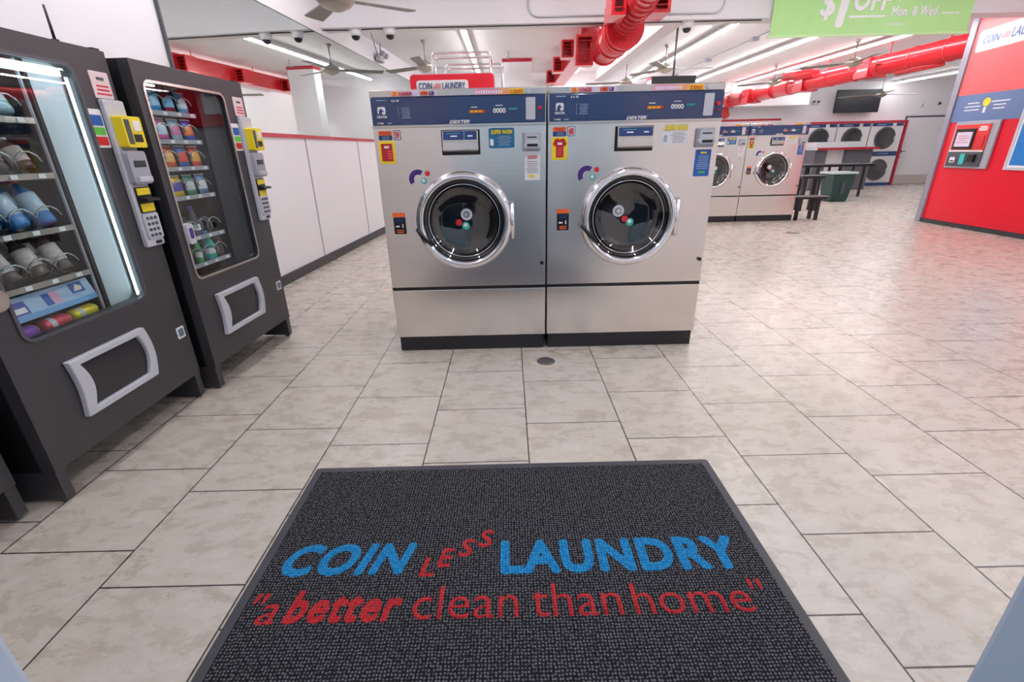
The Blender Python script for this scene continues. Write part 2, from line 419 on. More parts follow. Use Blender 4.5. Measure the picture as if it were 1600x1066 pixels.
# ---------------------------------------------------------------- washers
def sticker(mb_, x0, z0, x1, z1, y, material, th=.006, r=.01):
    mb_.m(material).prism(rrect(x0, z0, x1, z1, r, 2), y-th, y)
def lines(mb_, x0, z0, x1, z1, n, y, material, fill=.45, seed=1, th=.004):
    rnd = random.Random(seed); h = (z1-z0)/n; mb_.m(material)
    for i in range(n):
        zz = z1-h*(i+.5); wd = (x1-x0)*rnd.uniform(.6, 1); c_ = (x0+x1)/2
        mb_.box(c_-wd/2, y-th, zz-h*fill/2, c_+wd/2, y, zz+h*fill/2)
W = 2.14
def washer(label, number, shirt, superwash, chart, low=False):
    t = thing('washing_machine', label, 'washing machine', (0,0,0), 0, 'big front-loading washers')
    y = 0
    # cabinet with a round opening is not needed: the drum sits behind the door ring in a recess
    c = MB(); c.m(STEEL)
    cx, cz, R = 1.065, 1.86, .53
    n = 48; half = [(0,.97),(W,.97),(W,3.0),(0,3.0)]
    # front sheet with round hole
    ring = [(cx+R*math.cos(2*PI*i/n), cz+R*math.sin(2*PI*i/n)) for i in range(n)]
    outer = []
    for i in range(n):
        a = 2*PI*i/n; dx, dz = math.cos(a), math.sin(a)
        ks = []
        if dx > 1e-6: ks.append((W-cx)/dx)
        if dx < -1e-6: ks.append(-cx/dx)
        if dz > 1e-6: ks.append((3.0-cz)/dz)
        if dz < -1e-6: ks.append((.97-cz)/dz)
        k = min(ks); outer.append((cx+dx*k, cz+dz*k))
    # snap the nearest samples to the corners
    for q in half:
        j = min(range(n), key=lambda i: (outer[i][0]-q[0])**2+(outer[i][1]-q[1])**2); outer[j] = q
    c.prism(outer, 0, .04, inner=ring)
    c.box(0, .041, .22, .04, 2.1, 3.42).box(W-.04, .041, .22, W, 2.1, 3.42).box(.04, 2.06, .22, W-.04, 2.1, 3.42)
    c.box(.04, .041, 3.36, W-.04, 2.06, 3.42).box(.04, .041, .22, W-.04, 2.06, .26)
    c.build('cabinet', t)
    B(STEEL).box(0, -.004, .225, W, .038, .925).build('lower_panel', t, bevel=.008)
    B(BLACK).box(0, .005, .926, W, .039, .969).build('seam_gap', t)
    B(KICK).box(.02, .03, 0, W-.02, 2.0, .219).build('kick_plate', t)
    B(STEEL2).box(0, -.006, 3.335, W, .04, 3.42).build('top_trim', t, bevel=.01)
    cp = B(NAVY).box(.012, -.03, 3.03, W-.012, .04, 3.33).build('control_panel', t, bevel=.008)
    B(STEEL2).box(.0, -.034, 3.002, W, .04, 3.029).build('panel_rail', t)
    yp = -.031
    # emblem: white rounded square with an arched neck cut into it
    e = MB(); e.m(WPRINT)
    e.prism(rrect(.09, 3.15, .185, 3.235, .02, 4), yp-.004, yp)
    e.m(NAVY2).prism([(.105,3.15),(.105,3.185),(.12,3.21),(.14,3.215),(.15,3.2),(.165,3.185),(.16,3.175),(.145,3.185),(.14,3.17),(.15,3.15)], yp-.007, yp-.0041)
    e.build('emblem', cp)
    lettering('DEXTER', .08, 3.11, .20, 3.138, yp, WPRINT, cp, bold=.02)
    lettering('6 x 10', .27, 3.285, .36, 3.31, yp, WPRINT, cp, bold=.03)
    lettering('T-900', .07, 3.045, .15, 3.062, yp, WPRINT, cp, bold=.03)
    lettering('60lb', .19, 3.045, .25, 3.062, yp, GPRINT, cp, bold=.03)
    dx = lettering('DEXTER', .955, 3.036, 1.2, 3.072, yp-.003, WPRINT, cp, bold=.035, shear=.35)
    e = MB(); e.m(NAVY2).prism([(.93,3.031),(1.2,3.031),(1.24,3.078),(.96,3.078)], yp-.003, yp)
    lines(e, .06, 3.295, .24, 3.315, 1, yp, GPRINT)
    e.m(GPRINT).box(.34, yp-.004, 3.10, .344, yp, 3.225)
    lines(e, .355, 3.10, .50, 3.225, 6, yp, GPRINT, .3, 4)
    lines(e, 1.2, 3.205, 1.32, 3.215, 1, yp, WPRINT, .9); lines(e, 1.50, 3.22, 1.63, 3.228, 1, yp, WPRINT, .9)
    e.build('panel_print', cp)
    e = MB(); e.m(mat('amber_display', 'C9642A', .4)).box(1.2, yp-.006, 3.145, 1.37, yp, 3.18); e.m(RED).box(1.371, yp-.006, 3.148, 1.40, yp, 3.177)
    e.m(YEL)
    for i in range(3): e.box(1.22+i*.05, yp-.009, 3.155, 1.25+i*.05, yp-.0061, 3.17)
    e.build('amber_display', cp)
    lettering('0000', 1.49, 3.14, 1.645, 3.195, yp, WPRINT, cp, name='price_digits', bold=.03)
    lettering('START', 1.68, 3.17, 1.79, 3.195, yp, TEAL, cp, bold=.04, shear=.2)
    B(GREYL).prism(rrect(1.89, 3.06, 2.005, 3.305, .012, 3), yp-.01, yp).build('silver_plate', cp)
    B(RED).cyl((2.06, yp, 3.19), (2.06, yp-.03, 3.19), .026, .022).build('stop_button', cp)
    lettering('STOP', 2.035, 3.11, 2.085, 3.125, yp, RED, cp, bold=.03)
    # price strips on top trim
    e = MB()
    yt = -.007
    e.m(mat('pale_lilac', 'D9CCE6', .5)).box(.26, yt-.004, 3.345, .82, yt, 3.405)
    e.m(mat('pale_orange', 'F0B060', .5)).box(.27, yt-.006, 3.352, .36, yt-.0041, 3.398); e.box(.62, yt-.006, 3.352, .72, yt-.0041, 3.398)
    e.build('price_strip', t); e = MB()
    e.m(mat('pink_strip', 'E59AC0', .5)).box(1.27, yt-.004, 3.345, 1.55, yt, 3.405)
    e.m(mat('orange_strip', 'EFA676', .5)).box(1.5501, yt-.004, 3.345, 1.70, yt, 3.405); e.m(YEL).box(1.7001, yt-.004, 3.345, 1.87, yt, 3.405)
    e.m(WPRINT)
    for i in range(11): e.box(1.29+i*.03, yt-.006, 3.353, 1.308+i*.03, yt-.0041, 3.388)
    e.m(GREYL).cyl((1.93, yt, 3.375), (1.93, yt-.01, 3.375), .028)
    e.build('price_strip', t)
    lettering('2', .29, 3.355, .335, 3.395, yt-.006, ORG, t, bold=.04)
    lettering('LOADS', .37, 3.355, .52, 3.395, yt-.006, RED, t, bold=.03)
    lettering('100', .63, 3.355, .71, 3.395, yt-.006, RED, t, bold=.03)
    lettering('LB', .73, 3.355, .79, 3.395, yt-.006, PURP, t, bold=.03)
    lettering('2 EASY', 1.71, 3.355, 1.86, 3.395, yt-.006, ORG, t, bold=.03)
    # soap dispenser
    s = MB(); s.m(BLACK).box(.835, -.012, 2.675, 1.315, .0, 2.965); s.m(STEEL2)
    s.prism([(-.10, 2.73), (-.012, 2.70), (-.012, 2.955), (-.06, 2.955)], .855, 1.295, plane='yz')
    sd = s.build('soap_dispenser', t, bevel=.01)
    s = MB(); s.m(NAVY2); X0 = Matrix.Translation((0, -.078, 2.86)) @ Matrix.Rotation(-.175, 4, 'X')
    s.X = X0; s.box(.87, -.02, -.012, 1.12, -.004, .085).box(1.13, -.02, -.012, 1.28, -.004, .085)
    s.m(WPRINT).box(.865, -.012, -.028, 1.285, -.003, -.016); s.box(.96, -.024, .02, 1.04, -.0201, .035); s.box(1.17, -.024, .02, 1.23, -.0201, .035)
    s.m(TEAL).box(.91, -.024, .055, 1.08, -.0201, .062)
    s.build('dispenser_label', sd)
    # card reader
    s = MB(); s.m(GREYP).box(1.845, -.05, 2.70, 2.07, -.0, 2.925); cr_ = s.build('card_reader', t, bevel=.015)
    s = MB(); s.m(GREYL).prism(rrect(1.875, 2.80, 2.05, 2.90, .02, 3), -.075, -.051); s.prism(rrect(1.86, 2.735, 2.065, 2.805, .03, 3), -.09, -.051)
    s.m(BLACK).box(1.90, -.08, 2.855, 2.02, -.0751, 2.868).box(1.90, -.097, 2.755, 2.03, -.0901, 2.785); s.build('card_slot', cr_)
    # stickers
    yf = -.001
    s = MB(); sticker(s, .06, 2.92, .225, 2.97, yf, ORG); sticker(s, .06, 2.865, .225, 2.919, yf, NAVY2)
    lines(s, .09, 2.93, .20, 2.962, 2, yf-.006, RED, .4, 2); lines(s, .09, 2.87, .21, 2.912, 3, yf-.006, GPRINT, .3, 3); s.build('info_sticker', t)
    s = MB(); sticker(s, .24, 2.865, .335, 2.975, yf, NAVY2); sticker(s, .247, 2.872, .328, 2.968, yf-.0061, WPRINT, .003); ns = s.build('number_sticker', t)
    lettering(number, .257, 2.882, .318, 2.958, yf-.0101, RED, ns, bold=.035)
    s = MB(); sticker(s, .045, 2.59, .245, 2.855, yf, YEL if not low else GRN)
    if shirt == 'flyer':
        sticker(s, .075, 2.62, .215, 2.825, yf-.0061, mat('crimson_print', 'B81E24', .4), .003)
        lines(s, .10, 2.77, .19, 2.80, 1, yf-.0091, WPRINT, .9); lines(s, .15, 2.64, .205, 2.75, 4, yf-.0091, CORAL, .6, 5)
    else:
        s.m(mat('crimson_print', 'B81E24', .4)).prism([(.10,2.62),(.195,2.62),(.195,2.76),(.205,2.745),(.235,2.775),(.205,2.835),(.17,2.84),(.147,2.825),(.125,2.84),(.09,2.835),(.058,2.775),(.088,2.745),(.10,2.76)], yf-.0091, yf-.0061)
        lines(s, .105, 2.765, .19, 2.795, 1, yf-.0092, WPRINT, .9); lines(s, .115, 2.64, .18, 2.74, 4, yf-.0092, CORAL, .5, 5)
    s.build('flyer_sticker', t)
    s = MB(); sticker(s, .12, 1.93, .285, 1.985, yf, ORG); sticker(s, .125, 1.71, .283, 1.928, yf, BLACK)
    lines(s, .14, 1.86, .27, 1.92, 4, yf-.006, NAVY2, .5, 6); lines(s, .14, 1.72, .27, 1.77, 2, yf-.006, ORG, .5, 7)
    s.m(WPRINT).box(.15, yf-.009, 1.80, .20, yf-.0061, 1.82).box(.235, yf-.009, 1.79, .25, yf-.0061, 1.84); s.build('warning_sticker', t)
    # crescent decal with two dots
    s = MB(); s.m(PURP)
    pts = [(.50+.115*math.cos(a), 2.40+.115*math.sin(a)) for a in [math.radians(55+ i*160/14) for i in range(15)]]
    pts += [(.505+.058*math.cos(a), 2.395+.058*math.sin(a)) for a in [math.radians(210 - i*150/14) for i in range(15)]]
    s.prism(pts, yf-.006, yf); s.m(RED).prism(circ(.625, 2.465, .032), yf-.006, yf); s.m(TEAL).prism(circ(.575, 2.375, .038), yf-.006, yf)
    s.m(WPRINT).prism(circ(.57, 2.38, .022), yf-.009, yf-.0061); s.build('decal', t)
    if superwash == 'blue':
        s = MB(); sticker(s, 1.425, 2.745, 1.745, 2.975, yf, mat('teal_blue_sticker', '1F6E9C', .4), .006, .02)
        lines(s, 1.52, 2.77, 1.72, 2.89, 6, yf-.006, GPRINT, .35, 8); s.m(WPRINT).prism(rrect(1.44, 2.775, 1.485, 2.85, .01, 2), yf-.009, yf-.0061)
        ss = s.build('offer_sticker', t); lettering('SUPER WASH', 1.455, 2.905, 1.72, 2.955, yf-.006, YEL, ss, bold=.045, shear=.15)
    else:
        s = MB(); sticker(s, 1.425, 2.745, 1.745, 2.975, yf, WPRINT, .006, .01)
        lines(s, 1.52, 2.76, 1.73, 2.88, 6, yf-.006, GREYP, .35, 8); s.m(GPRINT).prism(rrect(1.445, 2.77, 1.49, 2.85, .01, 2), yf-.009, yf-.0061)
        ss = s.build('offer_sticker', t); lettering('SUPER WASH', 1.445, 2.90, 1.735, 2.965, yf-.006, YEL, ss, bold=.05, shear=.15)
    s = MB(); sticker(s, 1.87, 2.355, 2.065, 2.675, yf, WPRINT if chart == 'white' else BLUE)
    if chart == 'white':
        lines(s, 1.89, 2.61, 2.045, 2.65, 2, yf-.006, RED, .5, 9); lines(s, 1.885, 2.44, 2.05, 2.59, 7, yf-.006, GREYP, .35, 10); lines(s, 1.91, 2.39, 2.02, 2.425, 1, yf-.006, YEL, .8)
    else:
        lines(s, 1.91, 2.625, 2.03, 2.65, 1, yf-.006, YEL, .9); lines(s, 1.89, 2.44, 2.05, 2.61, 7, yf-.006, GPRINT, .4, 10); lines(s, 1.91, 2.39, 2.03, 2.42, 1, yf-.006, GRN, .8)
    s.build('instruction_sticker', t)
    # porthole door
    dr = B(CHROME)
    dr.lathe([(.53, .0), (.62, -.005), (.635, -.03), (.625, -.07), (.60, -.10), (.57, -.115), (.54, -.105), (.525, -.075), (.52, -.02), (.53, 0)], (cx, 0, cz), 'y', 64, caps=False)
    door = dr.build('door_ring', t)
    B(GASK).lathe([(.524, -.07), (.519, -.03), (.50, .0), (.455, .03), (.44, .06)], (cx, 0, cz), 'y', 56, caps=False).build('door_gasket', door)
    B(CHROME).lathe([(.475, -.03), (.468, -.042), (.46, -.03), (.468, -.02), (.475, -.03)], (cx, 0, cz), 'y', 56, caps=False).build('inner_ring', door)
    B(DGLASS).lathe([(.515, -.05), (.49, -.03), (.45, .02), (.41, .06), (.30, .09), (.16, .105), (.0001, .11)], (cx, 0, cz), 'y', 56, caps=False).build('door_glass', door)
    s = MB(); s.m(GREYL).prism(circ(cx+.035 if superwash == 'blue' else cx-.14, cz+.09, .075), -.052, -.048)
    s.m(CHROME).lathe([(.04, -.0535), (.03, -.0535), (.03, -.0525), (.04, -.0525)], (cx+.035 if superwash == 'blue' else cx-.14, 0, cz+.09), 'y', 24)
    s.m(RED).prism(circ(cx-.07 if superwash == 'blue' else cx-.05, cz-.01, .042), -.052, -.048)
    s.m(TEAL).prism(circ(cx+.02, cz-.055, .05), -.052, -.048); s.m(WPRINT).prism(circ(cx+.015, cz-.045, .025), -.055, -.0521)
    s.build('window_sticker', door)
    dm = MB(); dm.m(TUB).lathe([(.44, .13), (.50, .16), (.62, .20), (.62, 1.3), (.0001, 1.32)], (cx, 0, cz), 'y', 40, caps=False)
    for k in range(3):
        a = -PI/2 + k*2*PI/3; dm.m(GREYD).prism([(cx+.6*math.cos(a-.12), cz+.6*math.sin(a-.12)), (cx+.6*math.cos(a+.12), cz+.6*math.sin(a+.12)), (cx+.42*math.cos(a), cz+.42*math.sin(a))], .3, 1.25)
    dm.build('drum', t)
    # black latch across lower left of the ring
    B(GASK).tube([(cx-.62, -.09, cz-.08), (cx-.57, -.14, cz-.14), (cx-.50, -.15, cz-.22), (cx-.43, -.11, cz-.29)], .026, 8).build('door_latch', door)
    # hinge at the right
    s = MB(); s.m(STEEL2).prism([(1.66, 1.60), (1.725, 1.60), (1.725, 2.10), (1.66, 2.10), (1.60, 2.03), (1.60, 1.67)], -.035, -.001)
    s.m(CHROME).cyl((1.70, -.05, 1.62), (1.70, -.05, 2.08), .025, n=12); s.build('door_hinge', t)
    B(BLACK).cyl((2.09, 0, 1.28), (2.09, -.03, 1.28), .024, n=16).build('lock_knob', t)
    return t
WF = 2.09
w59 = washer('stainless front-loading washer numbered 59, the nearer left one of the pair facing the entrance mat', '59', 'flyer', 'blue', 'white')
w59.location = Vector((1.21, WF, 0))*T
w60 = washer('stainless front-loading washer numbered 60, the nearer right one of the pair facing the entrance mat', '60', 'shirt', 'white', 'blue')
w60.location = Vector((3.375, WF, 0))*T
wa = copy_tree(w59); wa.location = Vector((9.37, 13.95, 0))*T; wa['label'] = 'distant stainless washer partly hidden behind washer 60, left one of the far pair'
wb = copy_tree(w60); wb.location = Vector((11.53, 13.95, 0))*T; wb['label'] = 'distant stainless washer beside the black benches, with a green flyer sticker'
for o_ in (wa, wb):      # the far pair carries numbers that cannot be read
    for ch in o_.children:
        if ch.name.startswith('number_sticker'):
            for g_ in list(ch.children): bpy.data.objects.remove(g_)
        if ch.name.startswith('flyer_sticker') and o_ is wb:
            ch.data = ch.data.copy(); ch['label'] = 'green flyer sticker'
            for i_, m_ in enumerate(ch.data.materials):
                if m_ is YEL: ch.data.materials[i_] = mat('lime_sticker', 'B8D83A', .4)

# ---------------------------------------------------------------- vending machines
def coil(mb_, x, y0, y1, z, r, turns):
    pts = []
    n = int(turns*10)
    for i in range(n+1):
        a = 2*PI*i/10; pts.append((x+r*math.cos(a), y0+(y1-y0)*i/n, z+r*math.sin(a)))
    mb_.tube(pts, .008, 4)
def vending(name_label, Wd, zt, win, wallx, shelves, lit, slots, grp='black vending machines', full=True):
    zb = .31; D = 1.28
    t = thing('vending_machine', name_label, 'vending machine', (0,0,0), 0, grp)
    x0, z0, x1, z1 = win
    c = MB(); c.m(VBLACK).box(0, .12, zb, .05, D, zt).box(Wd-.05, .12, zb, Wd, D, zt).box(.05, D-.05, zb, Wd-.05, D, zt)
    c.box(.05, .12, zt-.05, Wd-.05, D-.05, zt).box(.05, .12, zb, Wd-.05, D-.05, zb+.05); c.build('cabinet', t)
    # door slab with window hole
    ring = rrect(x0, z0, x1, z1, .09, 5); n = len(ring)
    cxm, czm = (x0+x1)/2, (z0+z1)/2
    outer = []
    for (a, b_) in ring:
        dx, dz = a-cxm, b_-czm; ks = []
        if dx > 0: ks.append((Wd-cxm)/dx)
        if dx < 0: ks.append(-cxm/dx)
        if dz > 0: ks.append((zt-czm)/dz)
        if dz < 0: ks.append((zb-czm)/dz)
        k = min(ks); outer.append((cxm+dx*k, czm+dz*k))
    for q in ((0,zb),(Wd,zb),(Wd,zt),(0,zt)):
        j = min(range(n), key=lambda i: (outer[i][0]-q[0])**2+(outer[i][1]-q[1])**2); outer[j] = q
    B(DARK).prism(outer, 0, .118, inner=ring).build('front_door', t)
    rim = rrect(x0-.015, z0-.015, x1+.015, z1+.015, .10, 5)
    B(GREYD if lit else STEEL2).prism(rim, -.014, -.001, inner=rrect(x0+.012, z0+.012, x1-.012, z1-.012, .08, 5)).build('window_rim', t)
    B(VGLASS).prism(rrect(x0-.01, z0-.01, x1+.01, z1+.01, .09, 5), .02, .03).build('window_pane', t)
    B(VIN).box(.06, 1.05, z0-.15, Wd-.06, 1.08, z1+.1).box(.06, .13, z0-.15, .09, 1.05, z1+.1).build('back_liner', t)
    if full:
        # inner side panel
        s = MB()
        if lit:
            s.m(VWALL).prism([(wallx, .25), (x1+.03, .125), (x1+.05, .135), (wallx+.02, .27)], z0-.12, z1+.06, plane='xy'); s.build('white_side_panel', t)
            B(VIN).box(wallx-.02, .26, z0-.12, wallx, 1.04, z1+.06).build('inner_panel', t); B(GREYP).box(wallx-.20, .14, z0-.1, wallx-.185, .16, z1).build('shelf_rail', t)
            B(LEDM).box(x1-.03, .05, z0+.02, x1-.015, .068, z1-.1).build('led_light', t); B(LEDM).box(x0+.05, .045, z1-.10, x1-.08, .09, z1-.055).build('led_light', t)
        else:
            s.m(VIN).prism([(wallx, .22), (x1+.03, .125), (x1+.05, .135), (wallx+.02, .24)], z0-.12, z1+.06, plane='xy'); s.build('inner_side_panel', t)
            l = MB(); l.m(LEDM).box(x0+.04, .05, z1-.03, x0+.24, .08, z1-.015); l.build('led_light', t)
        sx0 = .1
        for z in shelves:
            s = MB(); s.m(GREYD).box(sx0, .16, z-.03, wallx-.205, 1.04, z-.015)
            s.m(STEEL2 if lit else GREYP).box(sx0, .14, z-.035, wallx-.205, .159, z+.012)
            sh = s.build('shelf', t)
            k = MB(); k.m(WPRINT)
            for xx in slots: k.box(xx-.03, .133, z-.028, xx+.03, .139, z+.006)
            k.build('price_tag', sh)
            k = MB(); k.m(COIL)
            for xx in slots: coil(k, xx, .17, .95, z+.1, .085, 6)
            k.build('spiral', sh)
    # legs
    for xx, yy in ((0.0, .0), (Wd-.09, .0), (0.0, D-.12), (Wd-.09, D-.12)):
        dl_ = .1 if yy else .42
        B(DARK).box(xx, yy+.01, .03, xx+.09, yy+.012+dl_, zb-.002).m(GREYD).cyl((xx+.045, yy+.07, 0), (xx+.045, yy+.07, .031), .035, n=12).build('leg', t, bevel=.006)
    for xx in (.02, Wd-.07): B(VBLACK).box(xx, .45, .12, xx+.05, D-.14, zb-.003).build('base_rail', t)
    if not full: return t
    # delivery door: curved side frame
    a0, b0, a1, b1 = .40, .60, 1.27, 1.13
    if not lit: a0, b0, a1, b1 = .30, .62, 1.19, 1.15
    n_ = 10
    def side(x, s_, k): return [(x + s_*k*math.sin(PI*i/n_), b0 + (b1-b0)*i/n_) for i in range(n_+1)]
    out = side(a1, 1, .05) + side(a0, 1, .03)[::-1]
    inn = [(p[0]*0+q[0], q[1]) for p, q in zip(out, side(a1-.10, 1, .06) + side(a0+.10, 1, .06)[::-1])]
    inn = [(x, b0+.06+(z-b0)*(b1-b0-.12)/(b1-b0)) for x, z in inn]
    fr_ = B(GREYL).prism(out, -.06, -.001, inner=inn).build('delivery_frame', t, bevel=.012)
    B(mat('smoked_flap', '2E2E34', .25)).prism(inn, -.02, -.002).build('delivery_flap', fr_)
    # payment column
    u0, u1 = Wd-.26, Wd-.005
    v0, v1 = 1.86, 3.24
    if not lit: v0, v1 = 1.86, 3.21
    pp = B(GREYL).prism(rrect(u0, v0, u1, v1, .02, 3), -.05, -.001).build('payment_panel', t, bevel=.01)
    s = MB(); s.m(YEL).prism(rrect(u0+.03, v1-.42, u1+.02, v1-.14, .02, 3), -.15, -.051); s.m(WPRINT).box(u0+.15, -.157, v1-.27, u1-.015, -.1501, v1-.18)
    s.m(BLACK).box(u0+.13, -.157, v1-.37, u1-.02, -.1501, v1-.30); s.m(GREYD).box(u0+.05, -.157, v1-.39, u0+.11, -.1501, v1-.17)
    yr = s.build('card_reader', pp, bevel=.006); yr['label'] = 'yellow card reader'
    s = MB(); s.m(GREYP).prism(rrect(u0+.02, v1-.76, u1+.01, v1-.45, .03, 3), -.11, -.051); s.m(LCD).box(u0+.07, -.117, v1-.60, u1-.03, -.1101, v1-.54)
    s.m(GREYL).box(u0+.06, -.14, v1-.74, u1-.02, -.1101, v1-.69); s.build('price_display', pp, bevel=.01)
    s = MB(); s.m(BLACK).prism(rrect(u0+.04, v1-1.04, u1-.01, v1-.79, .01, 2), -.062, -.051); s.m(YEL).box(u0+.055, -.069, v1-.865, u1-.025, -.0621, v1-.80).box(u0+.055, -.069, v1-1.03, u1-.025, -.0621, v1-.95)
    s.m(BLACK).prism([(-.062, v1-.885), (-.15, v1-.90), (-.15, v1-.925), (-.062, v1-.93)], u0+.05, u1-.02, plane='yz'); s.build('bill_acceptor', pp)
    s = MB(); s.m(GREYL).prism(rrect(u0+.03, v0+.08, u1-.015, v0+.33, .01, 2), -.075, -.051); kp = s.build('keypad', pp, bevel=.006)
    for r_ in range(4):
        for q in range(3):
            b = MB(); b.m(GREYD).cyl((u0+.07+q*.055, -.0751, v0+.115+r_*.057), (u0+.07+q*.055, -.085, v0+.115+r_*.057), .016, n=10); b.build('key', kp)
    B(BLACK).box(u1-.13, -.058, v0+.02, u1-.05, -.0501, v0+.05).build('coin_slot', pp)
    # stickers on the door
    s = MB(); sticker(s, u0-.005, v1+.01, u1-.045, v1+.235, 0, mat('pale_pink_label', 'EBD5DB', .5)); lines(s, u0+.02, v1+.03, u1-.06, v1+.13, 3, -.006, RED, .4, 11)
    lines(s, u0+.05, v1+.15, u1-.1, v1+.2, 1, -.006, GREYD, .5, 12); s.build('notice_sticker', t)
    s = MB(); sticker(s, u0-.17, v1-.42, u0-.01, v1-.09, 0, WPRINT); sticker(s, u0-.155, v1-.23, u0-.025, v1-.14, -.0061, BLUE, .003); sticker(s, u0-.155, v1-.31, u0-.025, v1-.245, -.0061, GRN, .003); sticker(s, u0-.155, v1-.40, u0-.025, v1-.325, -.0061, RED, .003)
    s.build('instruction_sticker', t)
    s = MB(); sticker(s, Wd-.18, .80, Wd-.06, .93, 0, WPRINT); sticker(s, Wd-.16, .82, Wd-.08, .91, -.0061, mat('slate_label', '5F7388', .4), .003); s.build('small_sticker', t)
    # lock
    if lit: B(STEEL2).cyl((.10, 0, 1.77), (.10, -.05, 1.77), .085, n=32).cyl((.10, -.05, 1.77), (.10, -.06, 1.77), .075, n=32).build('round_lock', t)
    else: B(GREYL).prism(rrect(.10, 1.80, .20, 2.03, .03, 4), -.05, -.001).m(PURP).prism(rrect(.12, 1.86, .18, 1.98, .02, 3), -.055, -.051).build('door_lock', t, bevel=.008)
    s = MB(); s.m(BLACK).cyl((1.5, .06, zt), (1.5, .06, zt+.27), .012, .009, n=8).cyl((1.5, .06, zt), (1.5, .06, zt+.02), .03, n=12) if lit else s.m(BLACK)
    s.box(Wd-.1, .02, zt, Wd-.02, .08, zt+.02)
    if lit: s.tube([(1.5, .06, zt+.008), (1.65, .05, zt+.008), (Wd-.1, .05, zt+.01)], .006, 6)
    s.build('antenna' if lit else 'top_latch', t)
    return t
V1S = [3.04, 2.61, 2.17, 1.76]; V1X = (.28, .52, .76, 1.0)
v1 = vending('black drink vending machine with lit white inner panel, in the left foreground', 1.93, 3.66, (.2, 1.39, 1.5, 3.49), 1.33, V1S, True, V1X)
V2S = [3.19, 2.90, 2.61, 2.29, 1.82, 1.5]; V2X = (.28, .50, .72, .94)
v2 = vending('black snack vending machine with dark unlit interior, between the drink machine and the white wall', 1.88, 3.63, (.1, 1.39, 1.42, 3.45), 1.22, V2S, False, V2X)
v0 = vending('third black vending machine, only its corner leg showing at the far left edge', 1.9, 3.6, (.3, 1.4, 1.5, 3.4), 1.2, [], False, [], full=False)
A1 = PI/2-.014; A2 = PI/2-.056
P1 = (-.955, -1.039); P2 = (-.809, 1.013)
def setv(o, p, a): o.location = Vector((p[0], p[1], 0))*T; o.rotation_euler.z = a
setv(v1, P1, A1); setv(v2, P2, A2)
setv(v0, (-1.16-.0, -1.14-1.93), PI/2)
def vpos(P, A, x, y, z):
    c_, s_ = math.cos(A), math.sin(A); return (P[0]+x*c_-y*s_, P[1]+x*s_+y*c_, z)

# goods: each one is a thing of its own
def bottle(label, grp, liquid, labelm, cap, h=.36, r=.07):
    t = thing('drink_bottle', label, 'bottle', (0,0,0), 0, grp)
    B(liquid).lathe([(.0001, 0), (r*.85, 0), (r, .02), (r, h*.22), (r*.93, h*.25), (r*.93, h*.60), (r, h*.63), (r*.8, h*.76), (r*.36, h*.87), (r*.34, h*.93), (.0001, h*.93)], (0,0,0), 'z', 20, caps=False).build('bottle_body', t)
    B(labelm).lathe([(r*1.005, h*.24), (r*1.01, h*.26), (r*1.01, h*.66), (r*.98, h*.68)], (0,0,0), 'z', 20, caps=False).build('bottle_label', t)
    B(cap).cyl((0,0,h*.935), (0,0,h), r*.42, n=16).build('bottle_cap', t)
    return t
BLUEL = mat('blue_drink', '1F78C0', .12, coat=.5); BLUELT = mat('pale_blue_label', 'B8D4E8', .35)
BROWN = mat('brown_drink', '4A3A34', .12, coat=.5); CREAM = mat('speckled_label', 'D8CCC8', .4, noise=.5, nscale=60)
CLEAR = mat('clear_drink', '8FB4BC', .08, coat=.5)
TEALCAP = mat('white_cap', 'E8ECEE', .3); ORGC = mat('orange_cap', 'E08050', .35)
CRV = ('leftmost', 'second', 'third', 'rightmost')
protos = [(bottle('', 'clear bottles on the top shelf', CLEAR, mat('white_teal_label', 'C8E0E2', .4), TEALCAP, .33), V1S[0], 'clear bottle', 'top shelf'),
          (bottle('', 'small bottles on the second shelf', BROWN, mat('silver_label', 'C8B8B4', .3, noise=.4, nscale=50), TEALCAP, .28), V1S[1], 'small dark bottle', 'second shelf'),
          (bottle('', 'blue sports drinks on the third shelf', BLUEL, BLUELT, ORGC, .40, .075), V1S[2], 'blue sports drink', 'third shelf'),
          (bottle('', 'dark drinks on the fourth shelf', BROWN, CREAM, TEALCAP, .36, .072), V1S[3], 'speckled-label bottle', 'fourth shelf')]
for pr, z, nm, shf in protos:
    first = True
    for k, xx in enumerate(V1X):
        for dpt in range(3):
            if dpt and k == 0: continue
            p = vpos(P1, A1, xx, .24+dpt*.23, z-.012)
            lab = f"{nm}, {CRV[k]} column, {('first','second','third')[dpt]} from glass, {shf}, lit machine"
            o = place(pr, p, A1, lab, first); first = False
            o.rotation_euler = (-.45, 0, A1)
            o.location.z += .02
# tilted display card and three cans in the bottom tray
t = thing('display_card', 'pale blue picture card tilted across the bottom of the lit vending machine', 'card', vpos(P1, A1, 0, 0, 0), A1)
s = MB(); s.X = Matrix.Translation((0, .16, 1.5)) @ Matrix.Rotation(-.35, 4, 'X')
s.m(mat('pale_blue_card', 'A9C6E6', .4, noise=.12, nscale=12)).box(.22, 0, 0, 1.14, .012, .2)
s.m(mat('mid_blue_print', '6FA6DC', .4)).box(.22, -.002, 0, 1.14, -.0001, .045)
s.m(mat('violet_blue_print', '3A49A8', .4)).box(.35, -.005, .05, .50, -.0021, .16); s.m(WPRINT).box(.375, -.008, .065, .48, -.0051, .11)
s.m(BLUE).box(.66, -.005, .06, .72, -.0021, .165).box(.93, -.005, .09, 1.06, -.0021, .185); s.m(mat('pink_print', 'E4A8C8', .4)).box(.721, -.005, .06, .80, -.0021, .165)
s.m(mat('cream_print', 'F0DCC8', .4)).prism([(.95,.11),(1.03,.11),(1.04,.14),(.99,.17)], -.008, -.0051)
s.build('card_face', t)
